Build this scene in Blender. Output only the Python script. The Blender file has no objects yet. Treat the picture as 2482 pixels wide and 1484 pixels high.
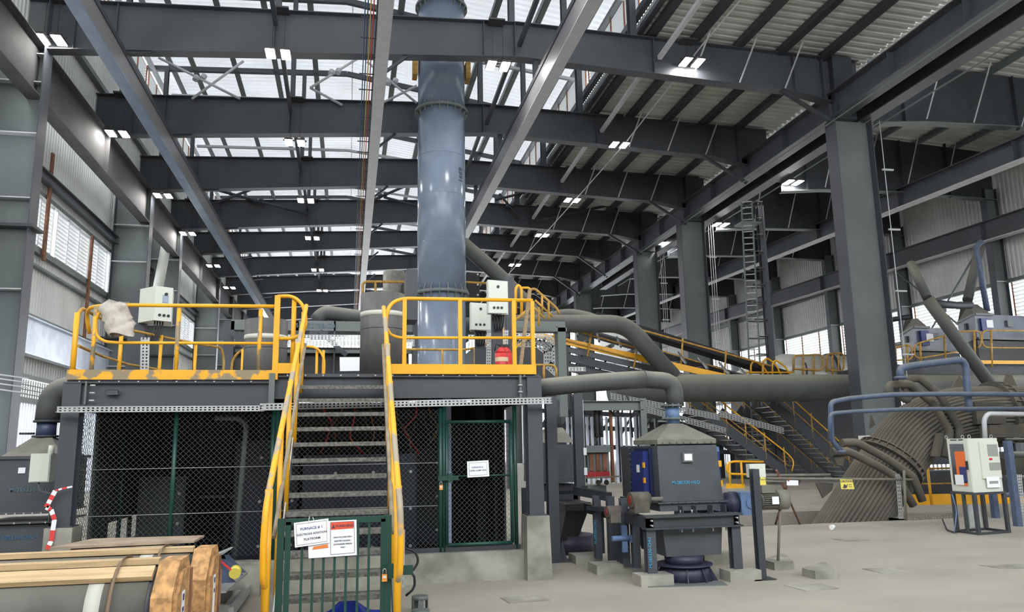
import bpy, math, random
from mathutils import Vector, Matrix
random.seed(7)
SC = bpy.context.scene
COL = SC.collection
V = Vector
R_ = math.radians
# ---------------------------------------------------------------- camera
W, H, FPX = 2482, 1484, 1900.0
yaw, pitch, roll, EYE = R_(11.75), R_(10.35), R_(-1.0), 1.66
fw = V((math.sin(yaw)*math.cos(pitch), math.cos(yaw)*math.cos(pitch), math.sin(pitch)))
r0 = V((math.cos(yaw), -math.sin(yaw), 0)); u0 = r0.cross(fw)
rt = r0*math.cos(roll)+u0*math.sin(roll); up = u0*math.cos(roll)-r0*math.sin(roll)
CAMP = V((0, 0, EYE))
cam = bpy.data.cameras.new('camera'); camo = bpy.data.objects.new('camera', cam); COL.objects.link(camo)
cam.sensor_fit = 'HORIZONTAL'; cam.sensor_width = 36; cam.lens = 36*FPX/W; cam.clip_end = 400
m = Matrix((rt, up, -fw)).transposed().to_4x4(); m.translation = CAMP; camo.matrix_world = m
SC.camera = camo

def P(x, y, X=None, Y=None, Z=None):
    """a surveyed point: the direction measured in the photo, met with a plane of known place"""
    d = fw+rt*((x-W/2)/FPX)-up*((y-H/2)/FPX)
    if X is not None: t = X/d.x
    elif Y is not None: t = Y/d.y
    else: t = (Z-EYE)/d.z
    return CAMP+d*t
# ---------------------------------------------------------------- light
w = bpy.data.worlds.new('sky'); SC.world = w; w.use_nodes = True
nt = w.node_tree; bg = nt.nodes['Background']
tc = nt.nodes.new('ShaderNodeTexCoord'); sp = nt.nodes.new('ShaderNodeSeparateXYZ'); cr = nt.nodes.new('ShaderNodeValToRGB')
nt.links.new(tc.outputs['Generated'], sp.inputs[0]); nt.links.new(sp.outputs['Z'], cr.inputs[0]); nt.links.new(cr.outputs[0], bg.inputs[0])
cr.color_ramp.elements[0].position = 0.0; cr.color_ramp.elements[0].color = (.8, .82, .86, 1)
cr.color_ramp.elements[1].position = .35; cr.color_ramp.elements[1].color = (.92, .96, 1, 1)
bg.inputs[1].default_value = 4.0
SC.view_settings.view_transform = 'Standard'; SC.view_settings.look = 'None'
SC.view_settings.exposure = 0.6; SC.view_settings.gamma = 1.0
SC.cycles.use_denoising = True
SC.cycles.max_bounces = 8; SC.cycles.diffuse_bounces = 5; SC.cycles.glossy_bounces = 3; SC.cycles.transmission_bounces = 4
SC.cycles.sample_clamp_indirect = 6
# ---------------------------------------------------------------- materials
MATS = {}
def mat(name, col, rough=.6, metal=0., noise=0., scale=3., col2=None, bump=0., dust=None, trans=0., emit=0., spec=.5, stretch=None, thr=(.4, .62)):
    if name in MATS: return MATS[name]
    m = bpy.data.materials.new(name); m.use_nodes = True; t = m.node_tree; b = t.nodes['Principled BSDF']
    b.inputs['Roughness'].default_value = rough; b.inputs['Metallic'].default_value = metal
    b.inputs['Specular IOR Level'].default_value = spec
    c = (*col, 1); b.inputs['Base Color'].default_value = c
    src = None
    if noise or col2 or bump:
        g = t.nodes.new('ShaderNodeNewGeometry'); n = t.nodes.new('ShaderNodeTexNoise')
        n.inputs['Scale'].default_value = scale; n.inputs['Detail'].default_value = 6
        if stretch:
            mp = t.nodes.new('ShaderNodeVectorMath'); mp.operation = 'MULTIPLY'; mp.inputs[1].default_value = stretch
            t.links.new(g.outputs['Position'], mp.inputs[0]); t.links.new(mp.outputs[0], n.inputs['Vector'])
        else: t.links.new(g.outputs['Position'], n.inputs['Vector'])
        r = t.nodes.new('ShaderNodeValToRGB'); t.links.new(n.outputs['Fac'], r.inputs[0])
        k = col2 if col2 else tuple(x*(1-noise) for x in col)
        r.color_ramp.elements[0].position = thr[0]; r.color_ramp.elements[0].color = (*k, 1)
        r.color_ramp.elements[1].position = thr[1]; r.color_ramp.elements[1].color = c
        src = r.outputs[0]; t.links.new(src, b.inputs['Base Color'])
        if bump:
            bm = t.nodes.new('ShaderNodeBump'); bm.inputs['Strength'].default_value = bump; bm.inputs['Distance'].default_value = .02
            t.links.new(n.outputs['Fac'], bm.inputs['Height']); t.links.new(bm.outputs[0], b.inputs['Normal'])
    if dust:   # settled dust lies on upward faces
        g2 = t.nodes.new('ShaderNodeNewGeometry'); s = t.nodes.new('ShaderNodeSeparateXYZ'); mr = t.nodes.new('ShaderNodeMapRange')
        t.links.new(g2.outputs['Normal'], s.inputs[0]); t.links.new(s.outputs['Z'], mr.inputs[0])
        mr.inputs[1].default_value = .1; mr.inputs[2].default_value = .8; mr.inputs[4].default_value = .85
        mx = t.nodes.new('ShaderNodeMixRGB'); mx.inputs[2].default_value = (*dust, 1); mx.inputs[1].default_value = c
        if src: t.links.new(src, mx.inputs[1])
        t.links.new(mr.outputs[0], mx.inputs[0]); t.links.new(mx.outputs[0], b.inputs['Base Color'])
    if trans:
        tr = t.nodes.new('ShaderNodeBsdfTranslucent'); tr.inputs[0].default_value = c
        ms = t.nodes.new('ShaderNodeMixShader'); ms.inputs[0].default_value = trans
        o = t.nodes['Material Output']; t.links.new(b.outputs[0], ms.inputs[1]); t.links.new(tr.outputs[0], ms.inputs[2]); t.links.new(ms.outputs[0], o.inputs[0])
    if emit:
        b.inputs['Emission Color'].default_value = (1, .97, .93, 1); b.inputs['Emission Strength'].default_value = emit
    MATS[name] = m; return m
STEEL = mat('grey_paint_steel', (.066, .072, .083), .45, noise=.18, scale=.6)
STEELD = mat('dark_paint_steel', (.045, .05, .058), .5, noise=.2, scale=2)
STEELG = mat('green_grey_steel', (.14, .162, .157), .5, noise=.15, scale=.8)
PALE = mat('pale_steel', (.5, .51, .52), .4, noise=.1)
ROOF = mat('roof_sheet', (.6, .61, .62), .35, .5, noise=.25, scale=.5, trans=.26)  # translucency added so the high roof glows under the sky
ROOFL = mat('low_roof_sheet', (.66, .66, .62), .5, .0, noise=.15, scale=.7)
WALL = mat('wall_sheet', (.66, .67, .645), .45, .0, noise=.12, scale=.6)
SLAT = mat('louvre_slat', (.72, .74, .74), .4, .1)
RUST = mat('rusty_primer', (.25, .11, .06), .8, noise=.4, scale=5)
YEL = mat('yellow_paint', (.86, .42, .012), .4, noise=.1, scale=4)
YELD = mat('dusty_yellow_paint', (.8, .39, .015), .5, col2=(.27, .21, .13), scale=5.5, thr=(.47, .53))
YELF = mat('faded_yellow_paint', (.55, .31, .06), .6, noise=.35, scale=8)
DUSTR = mat('dusty_rail', (.36, .3, .21), .8, noise=.25, scale=9)
CHIM = mat('chimney_paint', (.2, .25, .33), .22, noise=.12, scale=1.2)
CONC = mat('concrete', (.37, .355, .3), .9, col2=(.2, .19, .165), scale=2.2, bump=.3, thr=(.35, .6))
FLOOR = mat('concrete_floor', (.385, .36, .3), .7, noise=.22, scale=.7, bump=.05, stretch=(.8, 1.3, 1), thr=(.3, .7))
GRAPH = mat('graphite', (.13, .128, .12), .7, noise=.35, scale=5, stretch=(1, 1, .4))
GRAPHH = mat('graphite_lying', (.1, .098, .09), .6, noise=.35, scale=5, dust=(.22, .21, .17))
PIPE = mat('dusty_pipe', (.075, .08, .078), .6, noise=.15, scale=2, dust=(.25, .24, .19))
TUBE = mat('dusty_tube_wall', (.105, .096, .076), .85, noise=.25, scale=2.5, dust=(.17, .155, .122))
HOP = mat('hopper_steel', (.075, .083, .092), .5, noise=.15, scale=3, dust=(.22, .21, .17))
HOPC = mat('dusty_hood', (.2, .19, .155), .85, noise=.2, scale=5)
GALV = mat('galvanised', (.5, .51, .5), .4, .4, noise=.15, scale=8)
CABW = mat('cabinet_cream', (.66, .68, .6), .4, noise=.04)
CABG = mat('cabinet_side', (.6, .62, .56), .45)
PAPER = mat('paper', (.85, .86, .88), .6)
INK = mat('ink', (.05, .05, .09), .7)
SIGNR = mat('sign_red', (.75, .09, .04), .5)
SIGNY = mat('sign_yellow', (.8, .68, .12), .5)
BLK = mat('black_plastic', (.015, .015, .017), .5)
RUB = mat('conveyor_rubber', (.02, .02, .022), .75)
GREEN = mat('green_paint', (.012, .06, .045), .4)
WIRE = mat('fence_wire', (.13, .15, .14), .4, .5)
NAVY = mat('navy_paint', (.02, .032, .17), .35)
NAVYD = mat('dark_navy_cubicle', (.008, .009, .026), .45, noise=.2)
BLUE = mat('blue_paint', (.078, .108, .18), .45, noise=.2, scale=7, dust=(.2, .21, .21))
BLUEL = mat('light_blue_paint', (.13, .21, .38), .45, noise=.25, scale=9)
STEN = mat('stencil_blue', (.06, .3, .5), .6)
RED = mat('red_paint', (.62, .03, .03), .35)
REDT = mat('tape_red', (.7, .05, .05), .5)
PINE = mat('pine_timber', (.62, .44, .24), .7, noise=.25, scale=4, stretch=(.6, 9, 9))
PINED = mat('weathered_timber', (.38, .27, .16), .8, noise=.3, scale=4, stretch=(.6, 9, 9))
OSB = mat('strand_board', (.6, .33, .13), .75, noise=.45, scale=22, stretch=(1, .5, 1))
PLY = mat('plywood', (.4, .31, .22), .8, noise=.3, scale=5)
STRAP = mat('strap', (.2, .13, .08), .6)
TARP = mat('blue_sheet', (.02, .06, .5), .4, noise=.4, scale=12)
BAG = mat('woven_bag', (.55, .5, .44), .85, col2=(.25, .17, .13), scale=3.2, bump=.6, thr=(.36, .5))
LED = mat('led_lens', (1, 1, 1), .5, emit=70)
LAMPB = mat('lamp_body', (.05, .05, .05), .5)
GLASS = mat('tinted_window', (.02, .022, .025), .08)
ORG = mat('orange_device', (.8, .16, .02), .5)
WHITEP = mat('white_paint', (.75, .75, .7), .6)
SHINY = mat('zinc_painted_sheen', (.72, .78, .9), .35, .3, noise=.2, scale=1.5)  # bluish white base colour carries reflected outside light
PIT = mat('pit_concrete', (.16, .155, .14), .95)
# ---------------------------------------------------------------- mesh builder
class B:
    def __init__(s): s.v = []; s.f = []; s.sm = []
    def add(s, vs, fs, smooth=False):
        o = len(s.v); s.v += [tuple(x) for x in vs]; s.f += [tuple(i+o for i in f) for f in fs]; s.sm += [smooth]*len(fs); return s
    def box(s, x0, x1, y0, y1, z0, z1):
        vs = [(x, y, z) for z in (z0, z1) for y in (y0, y1) for x in (x0, x1)]
        return s.add(vs, [(0, 2, 3, 1), (4, 5, 7, 6), (0, 1, 5, 4), (2, 6, 7, 3), (0, 4, 6, 2), (1, 3, 7, 5)])
    def hexa(s, a, b):     # two quads (4 points each) joined
        return s.add(list(a)+list(b), [(3, 2, 1, 0), (4, 5, 6, 7), (0, 1, 5, 4), (1, 2, 6, 5), (2, 3, 7, 6), (3, 0, 4, 7)])
    def frame(s, p0, p1, upv=V((0, 0, 1))):
        p0 = V(p0); p1 = V(p1); d = (p1-p0).normalized(); upv = V(upv)
        sd = d.cross(upv)
        if sd.length < 1e-4: sd = d.cross(V((0, 1, 0)))
        sd.normalize(); return p0, p1, sd, sd.cross(d).normalized()
    def bar(s, p0, p1, w, h, upv=(0, 0, 1), ox=0, oz=0):
        p0, p1, sd, u = s.frame(p0, p1, upv)
        c = [(-w/2, -h/2), (w/2, -h/2), (w/2, h/2), (-w/2, h/2)]
        a = [p0+sd*(x+ox)+u*(z+oz) for x, z in c]; b = [p1+sd*(x+ox)+u*(z+oz) for x, z in c]
        return s.hexa(a, b)
    def ib(s, p0, p1, h, bf, tf=.03, tw=.02, upv=(0, 0, 1)):
        s.bar(p0, p1, bf, tf, upv, oz=h/2-tf/2); s.bar(p0, p1, bf, tf, upv, oz=-h/2+tf/2); return s.bar(p0, p1, tw, h-2*tf, upv)
    def tube(s, pts, r, n=10, cap=True, fillet=0., rf=None):
        pts = [V(p) for p in pts]
        if fillet:
            q = [pts[0]]
            for i in range(1, len(pts)-1):
                a, b, c = pts[i-1], pts[i], pts[i+1]
                k = min(fillet, (a-b).length*.49, (c-b).length*.49)
                pa = b+(a-b).normalized()*k; pc = b+(c-b).normalized()*k
                for t in (0, .2, .4, .6, .8, 1): q.append(pa*(1-t)**2+b*2*t*(1-t)+pc*t*t)
            q.append(pts[-1]); pts = q
        N = len(pts); tn = []
        for i in range(N):
            d = V((0, 0, 0))
            if i: d += (pts[i]-pts[i-1]).normalized()
            if i < N-1: d += (pts[i+1]-pts[i]).normalized()
            tn.append(d.normalized())
        a = tn[0].orthogonal().normalized()
        if abs(tn[0].z) < .9: a = tn[0].cross(V((0, 0, 1))).normalized()
        vs = []
        for i in range(N):
            a = (a-tn[i]*a.dot(tn[i])).normalized(); b = tn[i].cross(a)
            k = 1.0
            if 0 < i < N-1:
                c = (pts[i]-pts[i-1]).normalized().dot(tn[i]); k = 1/max(c, .5)
            for j in range(n):
                th = 2*math.pi*j/n; rr = rf(th, i/(N-1)) if rf else r
                vs.append(pts[i]+(a*math.cos(th)+b*math.sin(th))*rr)
        fs = [(i*n+j, i*n+(j+1) % n, (i+1)*n+(j+1) % n, (i+1)*n+j) for i in range(N-1) for j in range(n)]
        s.add(vs, fs, True)
        if cap:
            o = len(s.v)-len(vs); s.f.append(tuple(o+j for j in reversed(range(n)))); s.f.append(tuple(o+(N-1)*n+j for j in range(n))); s.sm += [False, False]
        return s
    def cyl(s, p0, p1, r, n=16, r1=None):
        r1 = r if r1 is None else r1
        return s.tube([p0, p1], r, n, rf=lambda th, t: r+(r1-r)*t)
    def prism(s, poly, vec):
        n = len(poly); poly = [V(p) for p in poly]; vec = V(vec)
        return s.add(poly+[p+vec for p in poly], [tuple(reversed(range(n))), tuple(range(n, 2*n))]+[(i, (i+1) % n, n+(i+1) % n, n+i) for i in range(n)])
    def obj(s, name, m, parent=None, **k):
        me = bpy.data.meshes.new(name); me.from_pydata(s.v, [], s.f)
        me.polygons.foreach_set('use_smooth', s.sm); me.materials.append(m); me.update()
        o = bpy.data.objects.new(name, me); COL.objects.link(o)
        if parent: o.parent = parent; o.matrix_parent_inverse = Matrix.Translation(ploc(parent)).inverted()
        tag(o, **k); return o
def ploc(o):
    p = V(o.location)
    return p if o.type == 'EMPTY' else V((0, 0, 0))
def tag(o, label=None, cat=None, group=None, kind=None):
    if label: o['label'] = label
    if cat: o['category'] = cat
    if group: o['group'] = group
    if kind: o['kind'] = kind
    return o
def T(name, label, cat, loc=(0, 0, 0), group=None):
    o = bpy.data.objects.new(name, None); COL.objects.link(o); o.location = loc; o.empty_display_size = .1
    return tag(o, label, cat, group)
def text(s, loc, size, right, upv, m, parent, name='lettering', ext=.0008, align='CENTER'):
    c = bpy.data.curves.new(name, 'FONT'); c.body = s; c.size = size; c.align_x = align; c.align_y = 'CENTER'; c.extrude = ext; c.resolution_u = 2; c.offset = size*.015
    t = bpy.data.objects.new('tmp', c); COL.objects.link(t); bpy.context.view_layer.update()
    me = bpy.data.meshes.new_from_object(t.evaluated_get(bpy.context.evaluated_depsgraph_get()))
    bpy.data.objects.remove(t)
    right = V(right).normalized(); upv = V(upv).normalized(); n = right.cross(upv)
    mm = Matrix((right, upv, n)).transposed().to_4x4(); mm.translation = V(loc); me.transform(mm)
    me.materials.clear(); me.materials.append(m)
    o = bpy.data.objects.new(name, me); COL.objects.link(o)
    if parent: o.parent = parent; o.matrix_parent_inverse = Matrix.Translation(ploc(parent)).inverted()
    return o
def ribs_v(b, x, y0, y1, z0, z1, pitch=.28, dep=.05, nx=1):
    """trapezoid sheeting standing in the plane X=x, ribs vertical"""
    pts = []; y = y0
    while y < y1:
        pts += [(y, 0), (y+pitch*.4, 0), (y+pitch*.5, dep), (y+pitch*.9, dep)]; y += pitch
    pts.append((y1, 0))
    pts = [p for p in pts if p[0] <= y1]
    vs = []; n = len(pts)
    for py, d in pts: vs += [(x+nx*d, py, z0), (x+nx*d, py, z1)]
    b.add(vs, [(2*i, 2*i+2, 2*i+3, 2*i+1) for i in range(n-1)])
def ribs_roof(b, x0, z0, x1, z1, y0, y1, pitch=.42, dep=.13):
    """trapezoid roof sheeting, ribs running across the hall"""
    pts = []; y = y0
    while y < y1:
        pts += [(y, 0), (y+pitch*.45, 0), (y+pitch*.55, dep), (y+pitch*.9, dep)]; y += pitch
    vs = []; n = len(pts)
    for py, d in pts: vs += [(x0, py, z0+d), (x1, py, z1+d)]
    b.add(vs, [(2*i, 2*i+1, 2*i+3, 2*i+2) for i in range(n-1)])
def slotted(b, p0, p1, h, upv=(0, 0, 1), rows=2, pitch=.06, th=.004, slot=.5):
    """perforated cable-tray side: strips with real slots between"""
    p0 = V(p0); p1 = V(p1); L = (p1-p0).length; d = (p1-p0).normalized(); u = V(upv)
    rh = h/(rows*2+1)
    for i in range(rows+1):
        o = u*(-h/2+rh*(2*i+.5)); b.bar(p0+o, p1+o, th, rh, upv)
    n = int(L/pitch)
    for i in range(rows):
        o = u*(-h/2+rh*(2*i+1.5))
        for k in range(n+1):
            a = p0+d*(k*pitch)+o; e = a+d*pitch*(1-slot)
            if (e-p0).length <= L+.001: b.bar(a, e, th, rh*1.02, upv)
ORD = ['first', 'second', 'third', 'fourth', 'fifth', 'sixth', 'seventh', 'eighth', 'ninth', 'tenth', 'eleventh', 'twelfth', 'thirteenth', 'fourteenth']
GY = [27.1+7.35*i for i in range(11)]
# ================================================================ setting
b = B()
b.box(-16, 8.0, -9, 105, -.3, 0); b.box(11.9, 50, -9, 105, -.3, 0); b.box(8.0, 11.9, -9, 15.5, -.3, 0); b.box(8.0, 11.9, 18.4, 105, -.3, 0)
b.obj('floor', FLOOR, kind='structure')
b = B(); b.box(7.9, 8.0, 15.5, 18.4, -2, 0); b.box(11.9, 12, 15.5, 18.4, -2, 0); b.box(7.9, 12, 15.4, 15.5, -2, -.3); b.box(7.9, 12, 18.4, 18.5, -2, -.3); b.box(7.9, 12, 15.4, 18.5, -2.1, -2)
b.obj('trim_1', PIT, kind='structure')
# left wall (lower part at X=-12.2, upper part at X=-10.9)
XL = -12.2
b = B()
ribs_v(b, XL, -9, 105, 11.8, 15.4); ribs_v(b, XL, -9, 105, 7.0, 9.6); ribs_v(b, XL, -9, 105, 4.75, 6.9)
ribs_v(b, -10.95, -9, 105, 15.25, 20.6)
b.obj('wall_left', WALL, kind='structure')
b = B()
for z0, z1 in ((11.72, 11.9), (9.45, 9.68), (8.9, 9.0), (6.85, 7.05), (4.62, 4.75), (3.7, 3.9), (15.3, 15.42)): b.box(XL+.06, XL+.26, -9, 105, z0, z1)
b.box(-10.9, -10.65, -9, 105, 17.2, 17.42); b.box(-10.9, -10.7, -9, 105, 20.55, 20.75)
b.obj('trim_2', STEELG, kind='structure')
b = B()   # slatted screen at the foot of the left wall
y = 20
while y < 105:
    b.box(XL, XL+.05, y, y+.13, 0, 3.75); y += .26
b.obj('wall_left', SHINY, kind='structure')
b = B(); b.box(XL-.1, XL, -9, 20, 0, 4.7); b.obj('wall_left', WALL, kind='structure')
b = B(); b.box(-11.75, -11.7, 20, 105, 5.45, 6.75); b.box(-11.9, -11.55, 20, 105, 5.4, 5.45); b.box(-11.9, -11.55, 20, 105, 6.75, 6.8)
b.obj('wall_girt', SHINY, label='long zinc plate girt with painted-in daylight low on the left wall behind yellow railing', cat='beam')  # bright plate colour stands in for outside light reflected on the web
b = B()   # small lattice window
y = 24
while y < 48:
    b.box(XL+.02, XL+.06, y, y+.07, 3.9, 4.6); y += .24
for z in (4.05, 4.22, 4.4): b.box(XL+.02, XL+.08, 24, 48, z-.02, z+.02)
b.obj('window_1', STEELG, kind='structure')
wn = [2]
def louvre(x, y0, y1, z0, z1, nx, pitch=.17, tilt=.6, fr=SLAT, mull=2, mm=None):
    """a louvre window: slats are one mesh, the frame its part"""
    b = B(); z = z0+pitch*.5; dy = (y1-y0)
    while z < z1:
        c = .5*pitch*1.15
        b.hexa([(x-nx*c*.8, y0, z-c*tilt), (x-nx*c*.8, y1, z-c*tilt), (x+nx*c*.8, y1, z+c*tilt), (x+nx*c*.8, y0, z+c*tilt)],
               [(x-nx*c*.8, y0, z-c*tilt+.012), (x-nx*c*.8, y1, z-c*tilt+.012), (x+nx*c*.8, y1, z+c*tilt+.012), (x+nx*c*.8, y0, z+c*tilt+.012)]); z += pitch
    o = b.obj('window_%d' % wn[0], fr, kind='structure'); wn[0] += 1
    f = B()
    for zz in (z0, z1): f.box(x-.06, x+.06, y0, y1, zz-.03, zz+.03)
    for k in range(mull+2):
        yy = y0+dy*k/(mull+1); f.box(x-.03+nx*.09, x+.03+nx*.09, yy-.03, yy+.03, z0, z1)
    f.obj('window_frame', mm or fr, o); return o
for i in range(-1, 9):
    y0 = GY[0]+i*7.35+.2; 
    louvre(XL, y0, y0+6.9, 9.68, 11.75, 1, tilt=.75, mull=4)
# right wall
XR = 34.0
b = B(); ribs_v(b, XR, 20, 105, 9.95, 17.6, nx=-1)
b.obj('wall_right', WALL, kind='structure')
b = B(); y = 20
while y < 105: b.box(XR, XR+.05, y, y+.15, 0, 5.4); y += .34
b.obj('wall_right', SHINY, kind='structure')
b = B()
for z0, z1 in ((9.8, 10.0), (12.4, 12.6), (7.55, 7.75), (5.35, 5.5)): b.box(XR-.28, XR-.08, 20, 105, z0, z1)
b.obj('trim_3', STEELG, kind='structure')
for i in range(0, 10):
    y0 = GY[0]+i*7.35+.3
    louvre(XR, y0, y0+6.75, 7.75, 9.85, -1, pitch=.2, tilt=.5, mull=2, mm=RUST)
    louvre(XR, y0, y0+6.75, 5.5, 7.55, -1, pitch=.2, tilt=.5, mull=2, mm=RUST)
# clerestory on the right of the high roof
b = B(); ribs_v(b, 11.25, -9, 105, 18.0, 18.7, nx=-1, pitch=.24); b.obj('wall_clerestory', WALL, kind='structure')
b = B(); b.box(10.95, 11.2, -9, 105, 18.68, 18.95); b.box(10.95, 11.2, -9, 105, 17.92, 18.1); b.box(10.95, 11.2, -9, 105, 20.6, 20.8); b.obj('trim_4', STEEL, kind='structure')
for i in range(-2, 9):
    y0 = GY[0]+i*7.35+.25
    louvre(11.25, y0, y0+6.85, 18.95, 20.62, -1, pitch=.15, tilt=.5, mull=3, mm=RUST)
    louvre(-10.95, y0, y0+6.85, 20.75, 21.95, 1, pitch=.15, tilt=.7, mull=3, mm=RUST)
# roofs
b = B(); ribs_roof(b, -11.6, 22.1, -.2, 22.78, -9, 105); ribs_roof(b, -.25, 22.78, 11.9, 20.85, -9, 105); b.obj('ceiling', ROOF, kind='structure')
b = B(); ribs_roof(b, 11.1, 18.0, 21.2, 17.55, -9, 105); b.obj('ceiling', ROOFL, kind='structure')
b = B(); ribs_roof(b, 21.6, 17.95, 34.4, 17.3, -9, 105); b.obj('ceiling', ROOFL, kind='structure')
# far end
b = B()
x = -13
while x < 35:
    b.box(x, x+.1, 104, 104.1, 0, 17.5); x += .5
b.obj('wall_far', WALL, kind='structure')
b = B(); b.box(34.3, 34.5, -9, 20, 0, 17.3); b.box(-11.05, -10.95, -9, 12, 15.2, 21.9); b.obj('wall_right', WALL, kind='structure')

b = B(); ribs_v(b, 0, 0, .01, 0, .01); b = B(); b.box(-12.3, 34.5, -9.2, -9.1, 0, 9)  # unseen wall added behind the camera, its height set to block front light
b.obj('wall_near_light_block', WALL, kind='structure')

# ================================================================ steel frame
def ztop(x): return 16.95+(x+11)*.047 if x < 6 else 17.75-(x-6)*.021
def zbot0(x):
    if x < 6: return 15.25+(x+9)*.072
    if x < 17.5: return 16.33-(x-6)*.04
    return 15.87-(x-17.5)*.2
zbot = zbot0
def girder(i):
    y = GY[i]; nm = ORD[i]
    t = T('roof_girder', '%s dark grey roof girder from the camera spanning the high hall' % nm if i else 'nearest dark grey roof girder, crossing in front of the blue chimney', 'girder', (0, y, 15.3), 'girders across the high hall')
    b = B(); xs = [-10.9, -9.2, 2, 6, 12, 17.5, 19.3, 20.6]; zbot = (lambda x: zbot0(x)+(.3 if i >= 4 else 0))
    for a, c in zip(xs[:-1], xs[1:]):
        za, zc, ya, yc = zbot(a), zbot(c), ztop(a), ztop(c)
        b.hexa([(a, y-.01, za), (c, y-.01, zc), (c, y+.01, zc), (a, y+.01, za)], [(a, y-.01, ya), (c, y-.01, yc), (c, y+.01, yc), (a, y+.01, ya)])
        for z0, z1 in ((za, zc), (ya, yc)):
            b.hexa([(a, y-.24, z0-.03), (c, y-.24, z1-.03), (c, y+.24, z1-.03), (a, y+.24, z0-.03)], [(a, y-.24, z0), (c, y-.24, z1), (c, y+.24, z1), (a, y+.24, z0)])
    b.obj('girder_body', STEEL, t)
    sx = [-9.4, -8.1, -2.9, 4.7, 5.9, 11.5, 17.6, 18.9] if i < 7 else [-8.1, 5.9]
    for x in sx:
        B().box(x-.012, x+.012, y-.2, y-.012, zbot(x), ztop(x)-.03).obj('stiffener', STEEL, t)
    for x, wd in ((-9.9, .2), (-2.8, .2), (5.8, .22), (7.9, .2), (10.7, .26)):
        zr = 22.1+(x+11.6)*.06 if x < 0 else 22.65-x*.16
        B().ib((x, y, ztop(x)), (x, y, zr-.2), wd*1.4, wd, .02, .015, (0, 1, 0)).obj('roof_post', STEEL, t)
    if i < 7:
        B().bar((-9.8, y+.9, 20.9), (-.5, y+.9, 21.2), .16, .14).obj('tie_beam', PALE, t)
        B().bar((-.5, y+.9, 21.2), (10.8, y+.9, 19.9), .16, .14).obj('tie_beam', PALE, t)
        for x, z in ((13.3, 0), (15.3, 0), (17.3, 0)):
            B().bar((x-.25, y-.3, zbot(x)-.01), (x+.25, y-1.0, ztop(x)+.05), .07, .03).obj('flange_stay', PALE, t)
        B().bar((17.0, y-.05, zbot(17)), (19.3, y-.05, 14.6), .16, .12).obj('knee_brace', STEELD, t)
    # high-roof rafter seen against the sheets
    B().bar((-10.9, y+.02, 21.95), (-.5, y+.02, 22.5), .22, .25).bar((-.5, y+.02, 22.5), (11.1, y+.02, 20.65), .22, .25).obj('rafter', STEEL, t)
for i in range(11): girder(i)
def aisle_rafter(i):
    y = GY[i]; dz = [0, -.5, -.45, -.3, -.2, -.1, 0, 0, 0][i]
    t = T('aisle_rafter', '%s deep dark rafter from the camera over the side aisle right of the columns' % ORD[i], 'girder', (21, y, 15), 'rafters over the side aisle')
    b = B(); xs = [21.2, 23.5, 28.0, 33.8]; zb = [14.75+dz, 14.95+dz, 15.05+dz, 14.9+dz]; zt = [17.75, 17.6, 17.45, 17.1]
    for k in range(3):
        a, c = xs[k], xs[k+1]
        b.hexa([(a, y-.01, zb[k]), (c, y-.01, zb[k+1]), (c, y+.01, zb[k+1]), (a, y+.01, zb[k])], [(a, y-.01, zt[k]), (c, y-.01, zt[k+1]), (c, y+.01, zt[k+1]), (a, y+.01, zt[k])])
    b.obj('rafter_web', STEELD, t); b = B()
    for k in range(3):
        b.bar((xs[k], y, zb[k]-.02), (xs[k+1], y, zb[k+1]-.02), .45, .04)
    b.obj('lower_flange', STEELG, t)
    for x in (22.6, 28.2, 31): B().box(x-.02, x+.02, y-.2, y-.01, 14.9+dz, 17.4).obj('stiffener', STEELD, t)
    for x in (23.6, 25.9, 28.3, 30.6):
        B().bar((x-.1, y-.3, 15+dz), (x+.35, y-1.1, 17.4), .07, .03).obj('flange_stay', PALE, t)
for i in range(9): aisle_rafter(i)
# columns
def hcol(x0, x1, y, z0, z1, label, cap=None, stiff=(), group=None, fl=.34):
    t = T('steel_column', label, 'column', ((x0+x1)/2, y, z0), group)
    B().box(x0, x1, y-.015, y+.015, z0, z1).obj('web', STEELG, t)
    B().box(x0-.03, x0, y-fl, y+fl, z0, z1).obj('flange', STEEL, t); B().box(x1, x1+.03, y-fl, y+fl, z0, z1).obj('flange', STEEL, t)
    for z in stiff: B().box(x0, x1, y-fl+.03, y-.02, z-.02, z+.02).obj('stiffener_plate', PALE, t)  # pale plate colour stands in for light caught on the stiffener edges
    if cap:
        for z in cap: B().box(x0-.2, x1+.2, y-fl-.12, y+fl+.12, z-.05, z+.05).obj('cap_plate', STEELD, t)
    B().box(x0-.15, x1+.15, y-fl-.1, y+fl+.1, z0, z0+.06).obj('base_plate', STEEL, t)
    return t
for k, i in enumerate((0, 2, 3, 5, 6, 8, 9)):
    y = GY[i]
    hcol(-11.85, -10.2, y, 0, 15.3 if k else 16.9, ('nearest' if k == 0 else ORD[k])+' tall grey column along the left wall, counting from the camera', cap=(8.95,) if k == 0 else (7.4,), stiff=(14.9, 13.9, 12.1, 9.9, 6.9) if k == 0 else (13.2, 11.3, 9.2, 6.0), group='columns on the left wall')
    if k:
        pass
for k, i in enumerate((0, 2, 3, 5, 6, 8, 9)):
    y = GY[i]
    hcol(19.15-(.3 if k else 0), 20.8-(.5 if k else 0), y, 0, 14.75, ('nearest' if k == 0 else ORD[k])+' broad grey column of the middle row under the twin crane beams, from the camera', group='columns of the middle row')
    B().box(19.3, 20.2, y-.3, y+.3, 14.75, 17.5).obj('column_head', STEELD, bpy.data.objects[[o.name for o in COL.objects if o.name.startswith('steel_column') and o.type == 'EMPTY'][-1]])
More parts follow.
